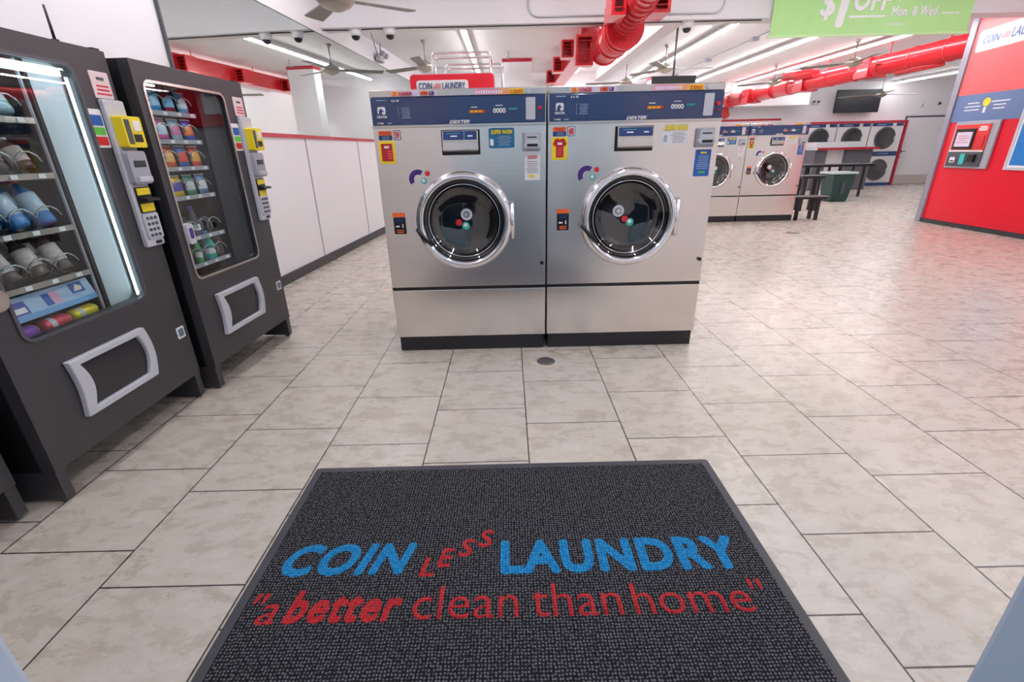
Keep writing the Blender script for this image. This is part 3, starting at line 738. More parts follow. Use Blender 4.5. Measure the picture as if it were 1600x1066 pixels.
def can(label, m_):
    t = thing('drink_can', label, 'can', (0,0,0), 0, 'cans in the bottom tray')
    B(m_).lathe([(.0001, 0), (.05, 0), (.062, .02), (.062, .23), (.05, .25), (.0001, .25)], (0,0,0), 'z', 20, caps=False).m(GREYL).lathe([(.063,.05),(.063,.10)], (0,0,0), 'z', 20, caps=False).build('can_body', t)
    B(STEEL2).cyl((0,0,.25), (0,0,.256), .05, n=20).build('can_lid', t); return t
for xx, m_, lab in ((.35, mat('purple_can', '8A4FB8', .3, .3), 'purple can lying left in the bottom tray of the lit vending machine'),
                    (.66, mat('pink_red_can', 'D8485A', .3, .3), 'pinkish red can lying in the middle of the bottom tray'),
                    (.95, mat('yellow_can', 'E6D226', .3, .3), 'yellow can lying right in the bottom tray of the lit vending machine')):
    o = can(lab, m_); o.location = Vector(vpos(P1, A1, xx-.1, .22, 1.36))*T; o.rotation_euler = (0, PI/2, A1-.0)
    o.location.z += .03*T
t = thing('can_tray', 'dark tray under the three cans in the lit vending machine', 'tray', vpos(P1, A1, 0, 0, 0), A1)
B(VIN).box(.1, .13, 1.28, 1.16, 1.04, 1.298).build('tray_floor', t)

def bag(label, grp, m1, m2, h=.24, w_=.17):
    t = thing('snack_bag', label, 'snack bag', (0,0,0), 0, grp)
    mb_ = B(m1); nx, nz = 6, 7; front = []; back = []
    for j in range(nz+1):
        rf, rb = [], []
        for i in range(nx+1):
            u, v_ = i/nx, j/nz; bul = .045*math.sin(PI*u)**.6*math.sin(PI*v_)**.6 if 0 < u < 1 and 0 < v_ < 1 else .002
            x = (u-.5)*w_*(1-.06*math.sin(PI*v_)); z = v_*h
            rf.append(mb_.v((x, -bul, z))); rb.append(mb_.v((x, bul, z)))
        front.append(rf); back.append(rb)
    for j in range(nz):
        mb_.m(m2 if 2 <= j <= 4 else m1)
        for i in range(nx):
            mb_.face([front[j][i], front[j][i+1], front[j+1][i+1], front[j+1][i]], True); mb_.face([back[j][i+1], back[j][i], back[j+1][i], back[j+1][i+1]], True)
    mb_.m(m1)
    for j in range(nz):
        mb_.face([front[j][0], front[j+1][0], back[j+1][0], back[j][0]]); mb_.face([front[j+1][nx], front[j][nx], back[j][nx], back[j+1][nx]])
    for i in range(nx):
        mb_.face([front[0][i+1], front[0][i], back[0][i], back[0][i+1]]); mb_.face([front[nz][i], front[nz][i+1], back[nz][i+1], back[nz][i]])
    mb_.build('bag_body', t)
    s = MB(); s.m(GREYL).box(-w_/2, -.004, h, w_/2, .004, h+.012).box(-w_/2, -.004, -.008, w_/2, .004, 0); s.build('bag_seal', t)
    return t
def fm(n, c): return mat('wrapper_'+n, c, .25, .1, coat=.3)
cols = {0: [('maroon and blue', 'A02040', '5AA0E0'), ('sky blue', '3C9CE0', 'A8D8F4'), ('maroon', '9C1C3C', '7CC0EC'), ('sky blue and white', '50A8E4', 'D8ECF8')],
        1: [('white', 'D8D8E0', '6A6A72'), ('pink', 'DC6CB4', 'C8E4F4'), ('pale blue', 'A8C8E4', 'E07AB0'), ('blue and orange', '3A50C0', 'F08030')],
        2: [('orange and green', 'E8963C', '2E8C40'), ('orange and red', 'E4602C', 'F4B464'), ('blue and red', '3A68C0', 'E83C24'), ('red', 'E43820', 'F8B030')],
        3: [('orange', 'E8602C', 'F4A028'), ('yellow and purple', 'F0CC28', '4A3CA8'), ('green and white', '3C9A6C', 'D0D8E0'), ('blue and white', '5C88C0', 'E0E4EC')]}
rowsn = {0: 'top shelf', 1: 'second shelf', 2: 'third shelf', 3: 'fourth shelf'}
for r_ in range(4):
    for k, xx in enumerate(V2X):
        nm, a_, b_ = cols[r_][k]
        o = bag(f'{nm} snack bag, {CRV[k]} on the {rowsn[r_]} of the unlit vending machine', f'snack bags on the {rowsn[r_]}', fm(a_, a_), fm(b_, b_), .235, .17)
        o.location = Vector(vpos(P2, A2, xx, .22, V2S[r_]-.006))*T; o.rotation_euler = (-.12, 0, A2)
def jug(label, mbody, mcap, h, r, loc):
    t = thing('detergent_bottle', label, 'bottle', (0,0,0), 0)
    B(mbody).lathe([(.0001, 0), (r*.9, 0), (r, .02), (r, h*.5), (r*.75, h*.7), (r*.45, h*.85), (r*.4, h*.9), (.0001, h*.9)], (0,0,0), 'z', 18, caps=False).build('bottle_body', t)
    B(mcap).cyl((0,0,h*.9), (0,0,h), r*.42, n=14).build('bottle_cap', t)
    B(WPRINT).lathe([(r*1.005, h*.22), (r*1.005, h*.42)], (0,0,0), 'z', 18, caps=False).build('bottle_label', t)
    t.location = Vector(loc)*T; t.rotation_euler = (0, 0, A2); return t
jug('teal detergent bottle standing on the bottom shelf of the unlit vending machine', mat('teal_bottle', '1FB8A8', .3), mat('blue_cap', '2C7CC0', .3), .36, .07, vpos(P2, A2, .80, .26, 1.487))
jug('slim green detergent bottle standing left of the teal bottle', mat('green_bottle', '2FA860', .3), mat('green_cap', '2C8C50', .3), .34, .04, vpos(P2, A2, .56, .24, 1.487))
jug('clear bottle with purple cap on the fifth shelf of the unlit vending machine', mat('grey_clear_bottle', '55505E', .2), mat('purple_cap', '6A4AC0', .3), .36, .06, vpos(P2, A2, .62, .24, 1.807))
jug('small pale yellow bottle at the left of the bottom shelf', mat('pale_yellow_bottle', 'D6D078', .3), WPRINT, .18, .045, vpos(P2, A2, .34, .22, 1.487))

# ---------------------------------------------------------------- entrance mat
t = thing('entrance_mat', 'charcoal woven floor mat with blue and red lettering in the foreground', 'mat', (1.03, -.67, 0))
mx0, my1, mw, ml = 0, 0, 3.62, 2.85
B(RUBBER).prism(rrect(0, -ml, mw, 0, .03, 4), 0, .02, inner=rrect(.07, -ml+.07, mw-.07, -.07, .02, 4), plane='xy').build('rubber_border', t, bevel=.008)
B(CARPET).box(.071, -ml+.071, .001, mw-.071, -.071, .026).build('carpet', t)
def ml_(s, x0, y0, x1, y1, m_, **k): return lettering(s, x0-1.03, y0+.67, x1-1.03, y1+.67, .0262, m_, t, plane='xy', th=.002, **k)
ml_('COIN', 1.205, -1.885, 2.13, -1.60, MATBLUE, bold=.045, shear=.30, sp=1.12)
for ch, x, yb, hh, ww in (('L', 2.185, -1.905, .16, .105), ('E', 2.30, -1.83, .165, .115), ('S', 2.44, -1.745, .165, .115), ('S', 2.58, -1.66, .165, .115)):
    ml_(ch, x, yb, x+ww, yb+hh, MATRED, bold=.02, shear=.2)
ml_('LAUNDRY', 2.745, -1.905, 4.44, -1.605, MATBLUE, bold=.045, sp=1.1)
ml_('"a', 1.145, -2.235, 1.335, -2.01, MATRED, bold=.0, shear=.2)
ml_('better', 1.385, -2.235, 2.12, -1.995, MATRED, bold=.035, shear=.2, sp=1.12)
ml_('clean', 2.19, -2.225, 2.865, -1.985, MATRED, bold=-.004)
ml_('than', 2.95, -2.225, 3.525, -1.985, MATRED, bold=-.004)
ml_('home"', 3.60, -2.225, 4.47, -1.985, MATRED, bold=-.004)

# floor drains
def drain(x, y, r, label):
    t = thing('floor_drain', label, 'drain cover', (x, y, 0))
    B(mat('bronze_cover', '6E655C', .4, .6)).lathe([(.0001, .012), (r*.92, .012), (r, .006), (r, .0)], (0,0,0), 'z', 32, caps=False).build('cover', t)
    mb_ = B(GREYD)
    for k in range(3): mb_.lathe([(r*(.25+.2*k), .0125), (r*(.25+.2*k)+.01, .0135), (r*(.25+.2*k)+.02, .0125)], (0,0,0), 'z', 24, caps=False)
    mb_.build('groove_ring', t)
drain(3.33, 1.62, .125, 'round bronze floor drain cover in front of the washers')
drain(12.22, 11.27, .2, 'small dark floor cover near the far washers')

# ---------------------------------------------------------------- red ducts
def vent_box(t, x0, y0, z0, x1, y1, z1):
    v = B(DUCT).prism([(x0,z0),(x1,z0),(x1,z1),(x0,z1)], y0, y1, inner=[(x0+.06,z0+.06),(x1-.06,z0+.06),(x1-.06,z1-.06),(x0+.06,z1-.06)]).box(x0, y1, z0, x1, y1+.02, z1).build('vent_box', t)
    for k in range(3):
        zz = z0+.14+(z1-z0-.28)*k/2; B(DUCTD).box(x0+.06, y0+.03, zz-.012, x1-.06, y0+.1, zz+.012).build('vent_louvre', v)
t = thing('air_duct', 'near red painted spiral air duct hanging above the washers, with square vents on its left', 'air duct', (5.4, 10, 5.2))
mb_ = B(DUCT)
segs = [(Vector((.05, -7, .42)), Vector((.22, -1.2, .08)), .28), (Vector((.24, -1.7, .05)), Vector((.28, 1.2, .12)), .39)]
for a, b, r in segs: mb_.cyl(a, b, r, n=32)
for k in range(22):
    f = k/21; p = segs[0][0].lerp(segs[0][1], f); dv = (segs[0][1]-segs[0][0]).normalized(); mb_.cyl(p-dv*.03, p+dv*.03, .295, n=32)
for f in (0, .12, .5, .92): p = segs[1][0].lerp(segs[1][1], f); mb_.cyl(p, p+Vector((0,.06,0)), .425, n=32)
mb_.build('round_duct', t)
B(DUCT).cyl((.28, 1.15, .12), (.0, 1.8, .55), .39, .3, n=24).box(-.30, 1.7, .32, .25, 12.1, .88).build('narrow_duct', t, bevel=.03)
vent_box(t, -.55, .9, -.3, -.05, 1.3, .45); vent_box(t, -.68, 3.4, .3, -.31, 3.9, .8); vent_box(t, -.68, 6.4, .3, -.31, 7.0, .8); vent_box(t, -.68, 9.6, .3, -.31, 10.2, .8)
vent_box(t, -.42, -3.3, -.05, -.12, -2.7, .5); vent_box(t, .42, -3.2, .0, .78, -2.5, .45)
B(DUCT).box(-.25, -2.69, .1, -.05, -1.6, .45).build('side_plenum', t)
for y, xx in ((-2.8, .18), (4.5, -.07), (8, -.08)): B(DUCT).cyl((xx, y, .45 if y < .2 else .88), (xx, y, (ZN if y < .2 else ZF)-5.2), .015, n=8).build('hanger_rod', t)
t = thing('air_duct', 'long red air duct running to the back on the right, above the wall television', 'air duct', (17.2, 12.2, 5.42))
t.location = Vector((18.12, 13.6, 5.6))*T
Q0, Q1 = Vector((0, 0, 0)), Vector((-1.6, 15.2, -.38))
def q(y): return Q0.lerp(Q1, y/15.2)
mb_ = B(DUCT).cyl(q(-.35), q(15.2), .36, n=28)
for k in range(11): mb_.cyl(q(.4+k*1.35), q(.47+k*1.35), .38, n=28)
mb_.cyl(q(15.2), q(15.2)+Vector((.5, .2, -.8)), .34, .25, n=20)
mb_.build('round_duct', t)
B(DUCT).cyl(q(.6)+Vector((0,0,-.42)), q(2.4)+Vector((0,0,-.30)), .06, .2, n=16).build('branch_duct', t)
B(DUCT).cyl(q(6.4)+Vector((-.42,0,.28)), q(8.4)+Vector((-.5,0,.42)), .2, n=18).build('branch_duct', t)
for y in (3.4, 7.2, 11.6):
    p = q(y); B(DUCT).box(p.x-.42, y, p.z-.38, p.x+.40, y+.8, p.z+.34).build('duct_box', t, bevel=.02)
for y in (.6, 3.0, 6.2, 10.4, 14.2):
    p = q(y); B(DUCT).cyl((p.x, y, p.z+.35), (p.x, y, ZF-5.6), .02, n=8).build('hanger_rod', t)

# ---------------------------------------------------------------- ceiling fans
def fan(label, loc, zc, ang, L=1.8, nb=3):
    t = thing('ceiling_fan', label, 'ceiling fan', loc, 0, 'ceiling fans')
    B(FANM).lathe([(.0001, -.17), (.08, -.16), (.22, -.10), (.30, -.02), (.29, .05), (.20, .12), (.08, .17), (.04, .22), (.0001, .22)], (0,0,0), 'z', 28, caps=False).build('motor', t)
    H = zc-loc[2]
    B(FANM).cyl((0,0,.15), (0,0,H-.08), .022, n=10).build('down_rod', t)
    B(FANM).lathe([(.03, H-.12), (.09, H-.06), (.1, H+.0)], (0,0,0), 'z', 20, caps=True).build('ceiling_cap', t)
    for k in range(nb):
        a = ang+k*2*PI/nb
        m_ = MB(); m_.X = Matrix.Rotation(a, 4, 'Z') @ Matrix.Rotation(.16, 4, 'X')
        m_.m(BLADE).prism([(.28, -.10), (.5, -.14), (L, -.17), (L+.02, 0), (L, .15), (.5, .11), (.28, .08)], -.01, .01, plane='xy')
        bl = m_.build('blade', t)
        m_ = MB(); m_.X = Matrix.Rotation(a, 4, 'Z') @ Matrix.Rotation(.16, 4, 'X'); m_.m(FANM).box(.22, -.035, -.022, .46, .035, -.0105).build('blade_bracket', bl)
fan('ceiling fan cut off by the top edge, nearest the camera', (.21, 4.62, 4.98), ZN, .62, 1.3, 4)
fan('ceiling fan just above the left end of the big red sign', (.07, 14.6, 5.5), ZF, .5)
fan('ceiling fan above the hanging screen behind washer 60', (9.02, 16.3, 5.5), ZF, .0)
fan('ceiling fan left of the hanging screen, half hidden by washer 60', (8.4, 20.1, 5.5), ZF, .9)
fan('ceiling fan in front of the left half of the long red duct', (16.0, 21.6, 5.55), ZF, .2)
fan('ceiling fan in front of the middle of the long red duct', (16.2, 16.2, 5.55), ZF, .3)
fan('ceiling fan in front of the wall television', (24.6, 26.0, 5.27), ZF, .1, 2.2)
fan('farthest ceiling fan at the left end of the long red duct', (15.7, 27.2, 5.5), ZF, .4)

# ---------------------------------------------------------------- dome cameras, cable, sprinkler, conduit
def dome(label, x, y):
    t = thing('security_camera', label, 'security camera', (x, y, ZB), 0, 'dome cameras under the beam')
    B(WHITE).cyl((0,0,-.03), (0,0,0), .17, n=28).cyl((0,0,-.16), (0,0,-.031), .13, .15, n=28).build('camera_body', t)
    B(SCREEN).lathe([(.11, -.161), (.10, -.21), (.06, -.25), (.0001, -.265)], (0,0,0), 'z', 24, caps=False).build('camera_dome', t)
dome('white dome camera under the beam, left one of the pair', -1.12, 10.45); dome('white dome camera under the beam, right one of the pair', -.2, 10.45)
dome('white dome camera under the beam right of the near red duct', 7.75, 10.45)
o = B(GREYD).tube([(-2.2, 10.42, 5.785), (-1.3, 10.5, 5.785), (-.7, 10.42, 5.785), (-.2, 10.42, 5.785), (.5, 10.4, 5.785), (3, 10.42, 5.785), (7.6, 10.4, 5.785), (9.7, 10.4, 5.785)], .015, 8).build('cable')
tag(o, 'thin dark cable running along the underside of the beam between the dome cameras', 'cable')
def conduit(label, x0, x1, z):
    pts = [(x0, 10.22, ZN-.02), (x0, 10.22, z+.25)] + [(x0+.25-.25*math.cos(a), 10.22, z+.25-.25*math.sin(a)) for a in (PI/8, PI/4, 3*PI/8, PI/2)]
    pts += [(x1-.25+.25*math.sin(a), 10.22, z+.25-.25*math.cos(a)) for a in (0, PI/8, PI/4, 3*PI/8)] + [(x1, 10.22, z+.25), (x1, 10.22, ZN-.02)]
    tag(B(mat('galvanised_conduit', 'B6BAC0', .3, .7)).tube(pts, .022, 8).build('conduit'), label, 'pipe')
conduit('thin metal conduit bent in a U on the beam, behind the near red duct', 3.5, 8.6, 5.93)
for (x, y, l) in ((3.0, 17.0, 'small sprinkler hanging from the ceiling left of the near red duct'),):
    t = thing('sprinkler', l, 'sprinkler', (x, y, ZF))
    B(GREYP).cyl((0,0,-.18), (0,0,0), .02, n=8).build('sprinkler_pipe', t); B(GREYP).cyl((0,0,-.23), (0,0,-.181), .09, .07, n=12).build('sprinkler_head', t)

t = thing('emergency_light', 'small emergency light high on the left wall above the mirror, under the dome cameras', 'emergency light', (wx(14.8)+.0, 14.8, 5.72))
B(GREYL).box(.0, -.3, 0, .16, .3, .2).build('light_case', t)
for yy in (-.25, .25): B(GREYP).cyl((.16, yy, .24), (.3, yy, .18), .09, n=12).build('lamp_head', t)
B(GREYD).tube([(.08, .1, .2), (.1, .12, ZF-5.74)], .015, 6).build('power_cable', t)
o = B(GREYD).tube([(-1.0, 10.9, 6.28), (-1.2, 12.5, 6.1), (-1.5, 14.2, 5.95), (wx(14.6)+.08, 14.52, 5.82)], .012, 6).build('cable'); tag(o, 'thin cable dropping from the left dome camera to the emergency light', 'cable')
t = thing('ceiling_conduit', 'thin grey conduit with junction boxes on the ceiling between two strip lights', 'pipe', (11.85, 11, ZF))
B(GREYP).cyl((0,0,-.03), (0,17,-.03), .02, n=8).build('conduit_pipe', t)
for yy in (4.2, 8.4, 12.8): B(GREYP).box(-.12, yy, -.12, .12, yy+.25, -.001).build('junction_box', t)
# ---------------------------------------------------------------- banner
bx = thing('hanging_banner', 'lime green promotional banner hanging in front of the beam at the top right', 'banner', (9.85, 10.13, 5.35))
bw = 5.2
B(LIMEB).box(0, 0, 0, bw, .02, 1.35).build('banner_cloth', bx)
B(mat('pale_lime_rail', 'C6E8AC', .4)).box(-.06, -.015, -.03, bw+.06, .035, .03).build('bottom_rail', bx)
B(mat('pale_lime_rail', 'C6E8AC', .4)).box(-.06, -.015, 1.33, bw+.06, .035, 1.39).build('top_rail', bx)
lettering('$', 1.22, .34, 1.62, .98, -.001, WPRINT, bx, bold=.03, shear=.15)
lettering('1', 1.66, .17, 1.98, 1.15, -.001, WPRINT, bx, bold=.05, shear=.15)
lettering('OFF', 2.06, .52, 3.05, 1.02, -.001, WPRINT, bx, bold=.04, shear=.15, sp=1.1, th=.012)
B(WPRINT).box(2.0, -.007, .38, 2.95, -.001, .43).build('underline', bx)
lettering('30 lb Washers', 3.2, .73, 5.08, 1.02, -.001, WPRINT, bx, bold=.03, shear=.15, sp=1.1, th=.012)
lettering('Mon. & Wed.', 3.08, .39, 4.32, .62, -.001, WPRINT, bx, bold=.03, shear=.15, sp=1.1, th=.012)
m_ = MB(); m_.m(WPRINT)
for i in range(6): m_.box(4.42+i*.075, -.005, .42, 4.475+i*.075, -.001, .465)
m_.build('fine_print', bx)
m_ = MB(); m_.m(WPRINT)
for i in range(8): m_.box(3.05+i*.058, -.005, .205, 3.09+i*.058, -.001, .24)
m_.build('fine_print', bx)
for xx in (.3, bw-.3): B(GREYP).tube([(xx, .01, 1.39), (xx, .01, ZN-5.35)], .012, 6).build('hanging_wire', bx)

# ---------------------------------------------------------------- sign kiosk, laundry carts behind the washers
t = thing('illuminated_sign', 'red sign box with a white logo plate standing behind the washers', 'sign', (1.02, 6.0, 0))
B(REDW).prism(rrect(0, 3.3, 1.62, 4.1, .07, 5), 0, .3).build('sign_box', t)
B(GREYL).prism(rrect(-.02, 3.28, 1.64, 4.13, .08, 5), .1, .2).build('sign_rim', t)
B(WPRINT).prism(rrect(.12, 3.52, 1.12, 4.0, .05, 4), -.012, -.001).build('logo_plate', t)
lettering('COIN', .16, 3.84, .42, 3.96, -.0125, NAVY2, t, bold=.02)
lettering('LESS', .45, 3.86, .59, 3.94, -.0125, RED, t, bold=.01, shear=.3)
lettering('LAUNDRY', .62, 3.84, 1.06, 3.96, -.0125, NAVY2, t, bold=.02)
B(GREYL).box(.1, .05, 0, 1.52, .25, 3.29).build('sign_stand', t)
def cart(label, x, y, H, wd):
    t = thing('laundry_cart', label, 'laundry cart', (x, y, 0), 0, 'chrome laundry carts')
    for yy in (0, .55):
        r_ = .07
        pts = [(0, yy, .35), (0, yy, H-r_)] + [(r_-r_*math.cos(a), yy, H-r_+r_*math.sin(a)) for a in (PI/6, PI/3, PI/2)] + [(wd-r_+r_*math.sin(a), yy, H-r_+r_*math.cos(a)) for a in (0, PI/6, PI/3)] + [(wd, yy, H-r_), (wd, yy, .35)]
        B(CHROME).tube(pts, .022, 8).build('hanging_rack', t)
    k = B(CHROME)
    for zz in (.5, .9, 1.5):
        k.tube([(0,0,zz), (wd,0,zz), (wd,.55,zz), (0,.55,zz), (0,0,zz)], .014, 6)
    for i in range(9): k.tube([(wd*i/8, 0, .5), (wd*i/8, 0, 1.5)], .008, 5); k.tube([(wd*i/8, .55, .5), (wd*i/8, .55, 1.5)], .008, 5)
    k.tube([(0,0,H-.02),(0,.55,H-.02)], .014, 6)
    k.build('basket', t)
    for xx in (.04, wd-.04):
        for yy in (.04, .51): B(BLACK).cyl((xx-.025, yy, .08), (xx+.025, yy, .08), .08, n=14).m(CHROME).cyl((xx, yy, .1), (xx, yy, .5), .015, n=8).build('caster', t)
cart('chrome laundry cart behind washer 59, the taller one behind the red sign', 1.42, 6.4, 4.52, 1.15)
cart('chrome laundry cart with a hanging rack behind washer 59, the lower one', 1.58, 7.3, 4.45, 1.22)

# columns with red bands
def column(x0, y0, x1, y1, n):
    c_ = struct(B(WHITE).box(x0, y0, 0, x1, y1, ZF-.004).m(REDTRIM).box(x0-.02, y0-.02, ZF-.13, x1+.02, y1+.02, ZF-.005).build(f'wall_column_{n}'))
column(2.76, 18.4, 3.97, 19.0, 'left'); column(10.9, 25.0, 11.7, 25.8, 'middle')

# screens
def tv(label, x, y, z, wd, h, rz, tilt, hang):
    t = thing('television', label, 'television', (x, y, z), rz)
    m_ = MB(); m_.X = Matrix.Rotation(tilt, 4, 'X'); m_.m(BLACK).box(0, 0, 0, wd, .1, h); m_.build('casing', t, bevel=.01)
    m_ = MB(); m_.X = Matrix.Rotation(tilt, 4, 'X'); m_.m(SCREEN).box(.04, -.006, .04, wd-.04, -.0001, h-.04); m_.build('screen', t)
    if hang: B(GREYD).cyl((wd/2, .12, h*.5), (wd/2, .12, ZF-z), .03, n=10).build('ceiling_pole', t)
    else: B(GREYD).box(wd/2-.2, .08, h*.4, wd/2+.2, .45, h*.7).build('wall_bracket', t)
tv('wide dark television mounted high on the back wall above the dryers', 23.85, YB-.47, 4.5, 2.85, 1.32, 0, .0, False)
tv('dark hanging television behind washer 60, its lower edge hidden', 7.42, 12.2, 4.15, 1.36, .60, 0, 0, True)

# ---------------------------------------------------------------- dryers
def dryer(label):
    t = thing('stacked_dryer', label, 'dryer', (0,0,0), 0, 'stacked dryers in the back wall')
    wd = 2.12
    B(mat('dryer_white', 'D9D4D6', .4)).box(0, 0, .2, wd, .6, 3.86).build('cabinet', t, bevel=.01)
    B(NAVY2).box(0, .0, 0, wd, .5, .199).build('base_plate', t)
    for q4 in ((.05, 3.66, 1.35, 3.84), (1.6, 3.66, 2.05, 3.84), (.05, 1.86, 2.07, 2.14)): B(NAVY).box(q4[0], -.02, q4[1], q4[2], -.001, q4[3]).build('control_strip', t)
    m_ = MB(); lines(m_, .2, 3.72, 1.1, 3.78, 1, -.021, GPRINT, .6); m_.m(TEAL).cyl((.25, -.021, 2.0), (.25, -.03, 2.0), .07, n=16); lines(m_, .6, 1.98, 1.7, 2.03, 1, -.021, GPRINT, .5)
    m_.m(RED).cyl((1.9, -.021, 3.75), (1.9, -.05, 3.75), .03, n=10).build('control_print', t)
    for cz in (2.95, 1.0):
        d_ = B(GREYD).lathe([(.60, -.001), (.68, -.02), (.66, -.06), (.60, -.07), (.57, -.03), (.56, -.001)], (1.03, 0, cz), 'y', 44, caps=False).build('dryer_door', t)
        B(DGLASS).lathe([(.57, -.03), (.40, -.06), (.0001, -.075)], (1.03, 0, cz), 'y', 40, caps=False).build('door_glass', d_)
        B(TUB).lathe([(.56, -.02), (.50, -.004), (.0001, -.002)], (1.03, 0, cz), 'y', 32, caps=False).build('drum', d_)
        B(GREYL).box(1.60, -.11, cz-.12, 1.66, -.055, cz+.12).build('door_handle', d_)
    m_ = MB(); m_.m(BLACK).box(2.095, -.005, .2, 2.12, -.001, 3.86).build('side_gap', t)
    return t
dl = [(26.42, 'stacked pair of dryers at the right end of the row, beside the red upright'), (24.26, 'stacked pair of dryers in the middle of the row, behind the pale counter'),
      (22.10, 'stacked pair of dryers at the left, half hidden by the far washer')]
d0 = dryer('')
for i, (x, l) in enumerate(dl): place(d0, (x, YB-.62, 0), 0, l, i == 0)
t = thing('dryer_surround', 'red painted frame around the row of stacked dryers', 'frame', (21.9, YB-.66, 0))
B(REDTRIM).box(0, 0, 3.87, 6.82, .65, 3.99).build('top_rail', t); B(REDTRIM).box(6.68, 0, .0, 6.82, .65, 3.869).build('upright', t)

# ---------------------------------------------------------------- counter, tables, benches, bin
t = thing('folding_counter', 'pale folding counter with red edge and speckled grey ends, in front of the dryers', 'counter', (21.45, 26.0, 0))
B(COUNTER).box(0, 0, 2.46, 2.75, 1.2, 2.78).build('upper_shelf', t, bevel=.02)
B(COUNTER).box(0, -.2, 2.34, 3.7, 1.2, 2.455).build('counter_top', t)
B(REDTRIM).box(0, -.23, 2.33, 3.7, -.201, 2.46).build('red_edge', t)
B(GRANITE).box(.02, 0, 0, .75, 1.15, 2.339).build('left_pedestal', t); B(GRANITE).box(1.95, 0, 0, 3.5, 1.15, 2.339).build('right_pedestal', t)
B(WHITE).box(.751, .3, 0, 1.949, 1.1, 2.339).build('middle_panel', t)
def table(name, label, cat, x, y, wd, dp, h, th, legs, group=None):
    t = thing(name, label, cat, (x, y, 0), 0, group)
    B(BENCH).box(0, 0, h-th, wd, dp, h-.03).build('seat_frame' if cat == 'bench' else 'table_frame', t)
    B(mat('grey_bench_top', '6E7076', .2)).box(-.03, -.03, h-.0299, wd+.03, dp+.03, h).build('seat' if cat == 'bench' else 'table_top', t, bevel=.008)
    for lx in legs:
        for ly in (.02, dp-.12): B(BENCH).box(lx, ly, 0, lx+.1, ly+.1, h-th-.001).build('leg', t)
table('bench', 'short black bench nearest the camera, right of the far washers', 'bench', 13.72, 13.9, 1.12, .55, .88, .1, (.06, .82))
table('bench', 'black bench behind the short one, beside the far washers', 'bench', 15.4, 16.6, .95, .5, 1.46, .12, (.1, .7))
table('folding_table', 'long low black table in front of the dryers', 'table', 18.6, 22.0, 3.75, 1.0, 1.68, .14, (.1, .75, 1.9, 3.2))
o = thing('trash_bin', 'dark green wheeled trash bin with a pale rim between the benches and dryers', 'trash bin', (19.3, 20.2, 0), 0)
def taper(mb_, x, y, w0, d0_, w1, d1, z0, z1): mb_.hexa([(x-w0/2,y-d0_/2,z0),(x+w0/2,y-d0_/2,z0),(x+w0/2,y+d0_/2,z0),(x-w0/2,y+d0_/2,z0),(x-w1/2,y-d1/2,z1),(x+w1/2,y-d1/2,z1),(x+w1/2,y+d1/2,z1),(x-w1/2,y+d1/2,z1)])
m_ = B(GREEN); taper(m_, 0, 0, .84, .8, 1.12, 1.0, .02, 1.3); m_.build('bin_body', o, bevel=.04)
m_ = B(mat('pale_bag_rim', 'B6C4C6', .35)); m_.box(-.62, -.56, 1.301, .62, .56, 1.40).build('bin_rim', o, bevel=.03)
m_ = MB(); m_.m(GREYD).prism(rrect(-.05, .35, .1, .95, .05, 4), -.52, -.44); m_.build('bin_emblem', o)
for xx in (-.36, .36): B(BLACK).cyl((xx-.05, .38, .07), (xx+.05, .38, .07), .07, n=12).build('wheel', o)

# small wall fittings at the back
t = thing('emergency_light', 'small twin-head emergency light high on the back wall left of the television', 'emergency light', (22.6, YB-.1, 5.0))
B(GREYL).box(0, 0, 0, .45, .09, .14).build('light_case', t); [B(GREYD).cyl((xx,-.05,.2), (xx,.05,.2), .07, n=12).build('lamp_head', t) for xx in (.08, .37)]
t = thing('security_camera', 'tiny dark dome camera on the back wall above the white door', 'security camera', (30.9, YB-.004, 4.95))
B(GREYL).cyl((0,-.05,0), (0,0,0), .12, n=16).build('camera_body', t); B(SCREEN).lathe([(.08,-.051),(.06,-.1),(.0001,-.12)], (0,0,0), 'y', 16, caps=False).build('camera_dome', t)
t = thing('wall_alarm', 'small white alarm box on the back wall left of the white door top', 'alarm', (29.7, YB-.004, 4.75))
B(GREYL).prism(rrect(0,0,.18,.22,.03,3), -.06, 0).build('alarm_case', t); B(GREYP).cyl((.09,-.061,.11), (.09,-.08,.11), .05, n=12).build('alarm_lens', t)

# ---------------------------------------------------------------- posters and change machine on the red wall (local x runs towards the camera)
KX, KY = 17.845, 12.97
t = thing('wall_poster', 'coral and blue wall poster with a slanted white logo plate on the red wall', 'poster', (KX, KY, 0), -PI/2)
B(CORAL).box(0, -.02, 4.06, 6.0, -.001, 6.2).build('poster_top', t); B(POSTB).box(0, -.02, 3.27, 6.0, -.001, 4.059).build('poster_band', t)
B(WPRINT).prism([(.17, 5.27), (3.2, 5.42), (3.24, 5.5), (3.24, 6.0), (3.16, 6.06), (.2, 5.86), (.13, 5.78), (.13, 5.33)], -.028, -.0201).build('logo_plate', t)
lettering('COIN', .32, 5.48, .86, 5.70, -.0285, POSTB, t, bold=.02, shear=.2)
lettering('LESS', .9, 5.54, 1.16, 5.68, -.0285, CORAL, t, bold=.01, shear=.2)
lettering('LAUNDRY', 1.2, 5.50, 2.3, 5.76, -.0285, POSTB, t, bold=.02, shear=.2)
for xx, sd_ in ((.35, 21), (1.25, 22)): m_ = MB(); lines(m_, xx, 3.55, xx+.6, 3.85, 3, -.021, WPRINT, .3, sd_); m_.build('poster_print', t)
B(YEL).prism(circ(1.1, 3.80, .12, 20), -.026, -.0205).m(WPRINT).box(1.05, -.026, 3.5, 1.13, -.0205, 3.66).build('yellow_badge', t)
t = thing('change_machine', 'built-in payment machine with touch screen and red front on the red wall', 'payment machine', (KX, KY, 0), -PI/2)
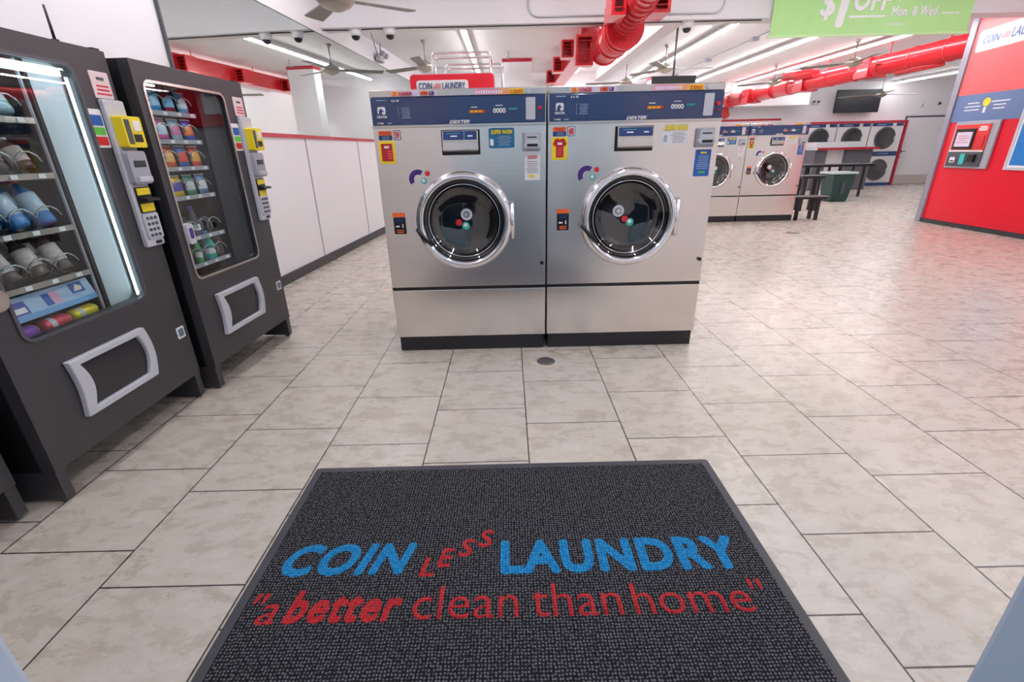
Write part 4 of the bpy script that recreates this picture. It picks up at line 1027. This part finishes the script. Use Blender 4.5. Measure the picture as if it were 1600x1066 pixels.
x0, x1, z0, z1 = .32, 1.82, 1.86, 3.27
B(GREYP).prism(rrect(x0, z0, x1, z1, .04, 4), -.08, -.001).build('housing', t, bevel=.02)
B(mat('signal_red', 'E03A34', .35)).box(x0+.1, -.12, z0+.52, x1-.22, -.081, z1-.1).build('front_plate', t, bevel=.01)
B(GREYD).box(x0+.08, -.121, z0+.06, x1-.22, -.081, z0+.50).build('lower_plate', t)
B(BLACK).box(x0+.18, -.16, z0+.58, x0+.86, -.121, z1-.22).build('screen_bezel', t, bevel=.01); B(mat('touch_screen', 'C9BCD0', .2, emit=.25)).box(x0+.25, -.166, z0+.66, x0+.79, -.1605, z1-.32).build('touch_screen', t)
m_ = MB(); lines(m_, x0+.3, z0+.75, x0+.74, z1-.40, 4, -.167, mat('pink_ui', 'C88AA8', .4), .4, 24); m_.build('screen_graphics', t)
B(WPRINT).box(x0+.08, -.124, z0+.505, x1-.22, -.1205, z0+.55).build('white_band', t)
B(RED).box(x0+.92, -.15, z0+.62, x0+1.22, -.1205, z0+.98).build('red_module', t, bevel=.02)
m_ = MB(); lines(m_, x0+.92, z1-.3, x0+1.22, z1-.15, 3, -.1206, WPRINT, .6, 25); m_.build('front_print', t)
m_ = MB(); m_.m(CHROME).prism(rrect(x0+.25, z0+.17, x0+.45, z0+.34, .03, 3), -.17, -.1215); m_.m(BLACK).box(x0+.29, -.176, z0+.20, x0+.41, -.1705, z0+.24); m_.build('card_slot', t)
m_ = MB(); m_.m(TEAL).prism(rrect(x0+.58, z0+.12, x0+.75, z0+.45, .03, 3), -.15, -.1215); m_.build('receipt_slot', t)
m_ = MB(); m_.m(BLACK).box(x0+.90, -.2, z0+.2, x0+1.12, -.1215, z0+.42); m_.build('bill_slot', t)
t = thing('framed_poster', 'bright blue framed poster at the right edge of the frame on the red wall', 'poster', (KX, 10.62, 1.86), -PI/2)
B(GREYL).prism([(0,0),(2.0,0),(2.0,2.5),(0,2.5)], -.05, -.001, inner=[(.07,.07),(1.93,.07),(1.93,2.43),(.07,2.43)]).build('poster_frame', t)
B(WPRINT).box(.071, -.03, .071, 1.929, -.001, 2.429).build('poster_backing', t); B(BLUEP).box(.13, -.034, .13, 1.87, -.0305, 2.37).build('poster_sheet', t)
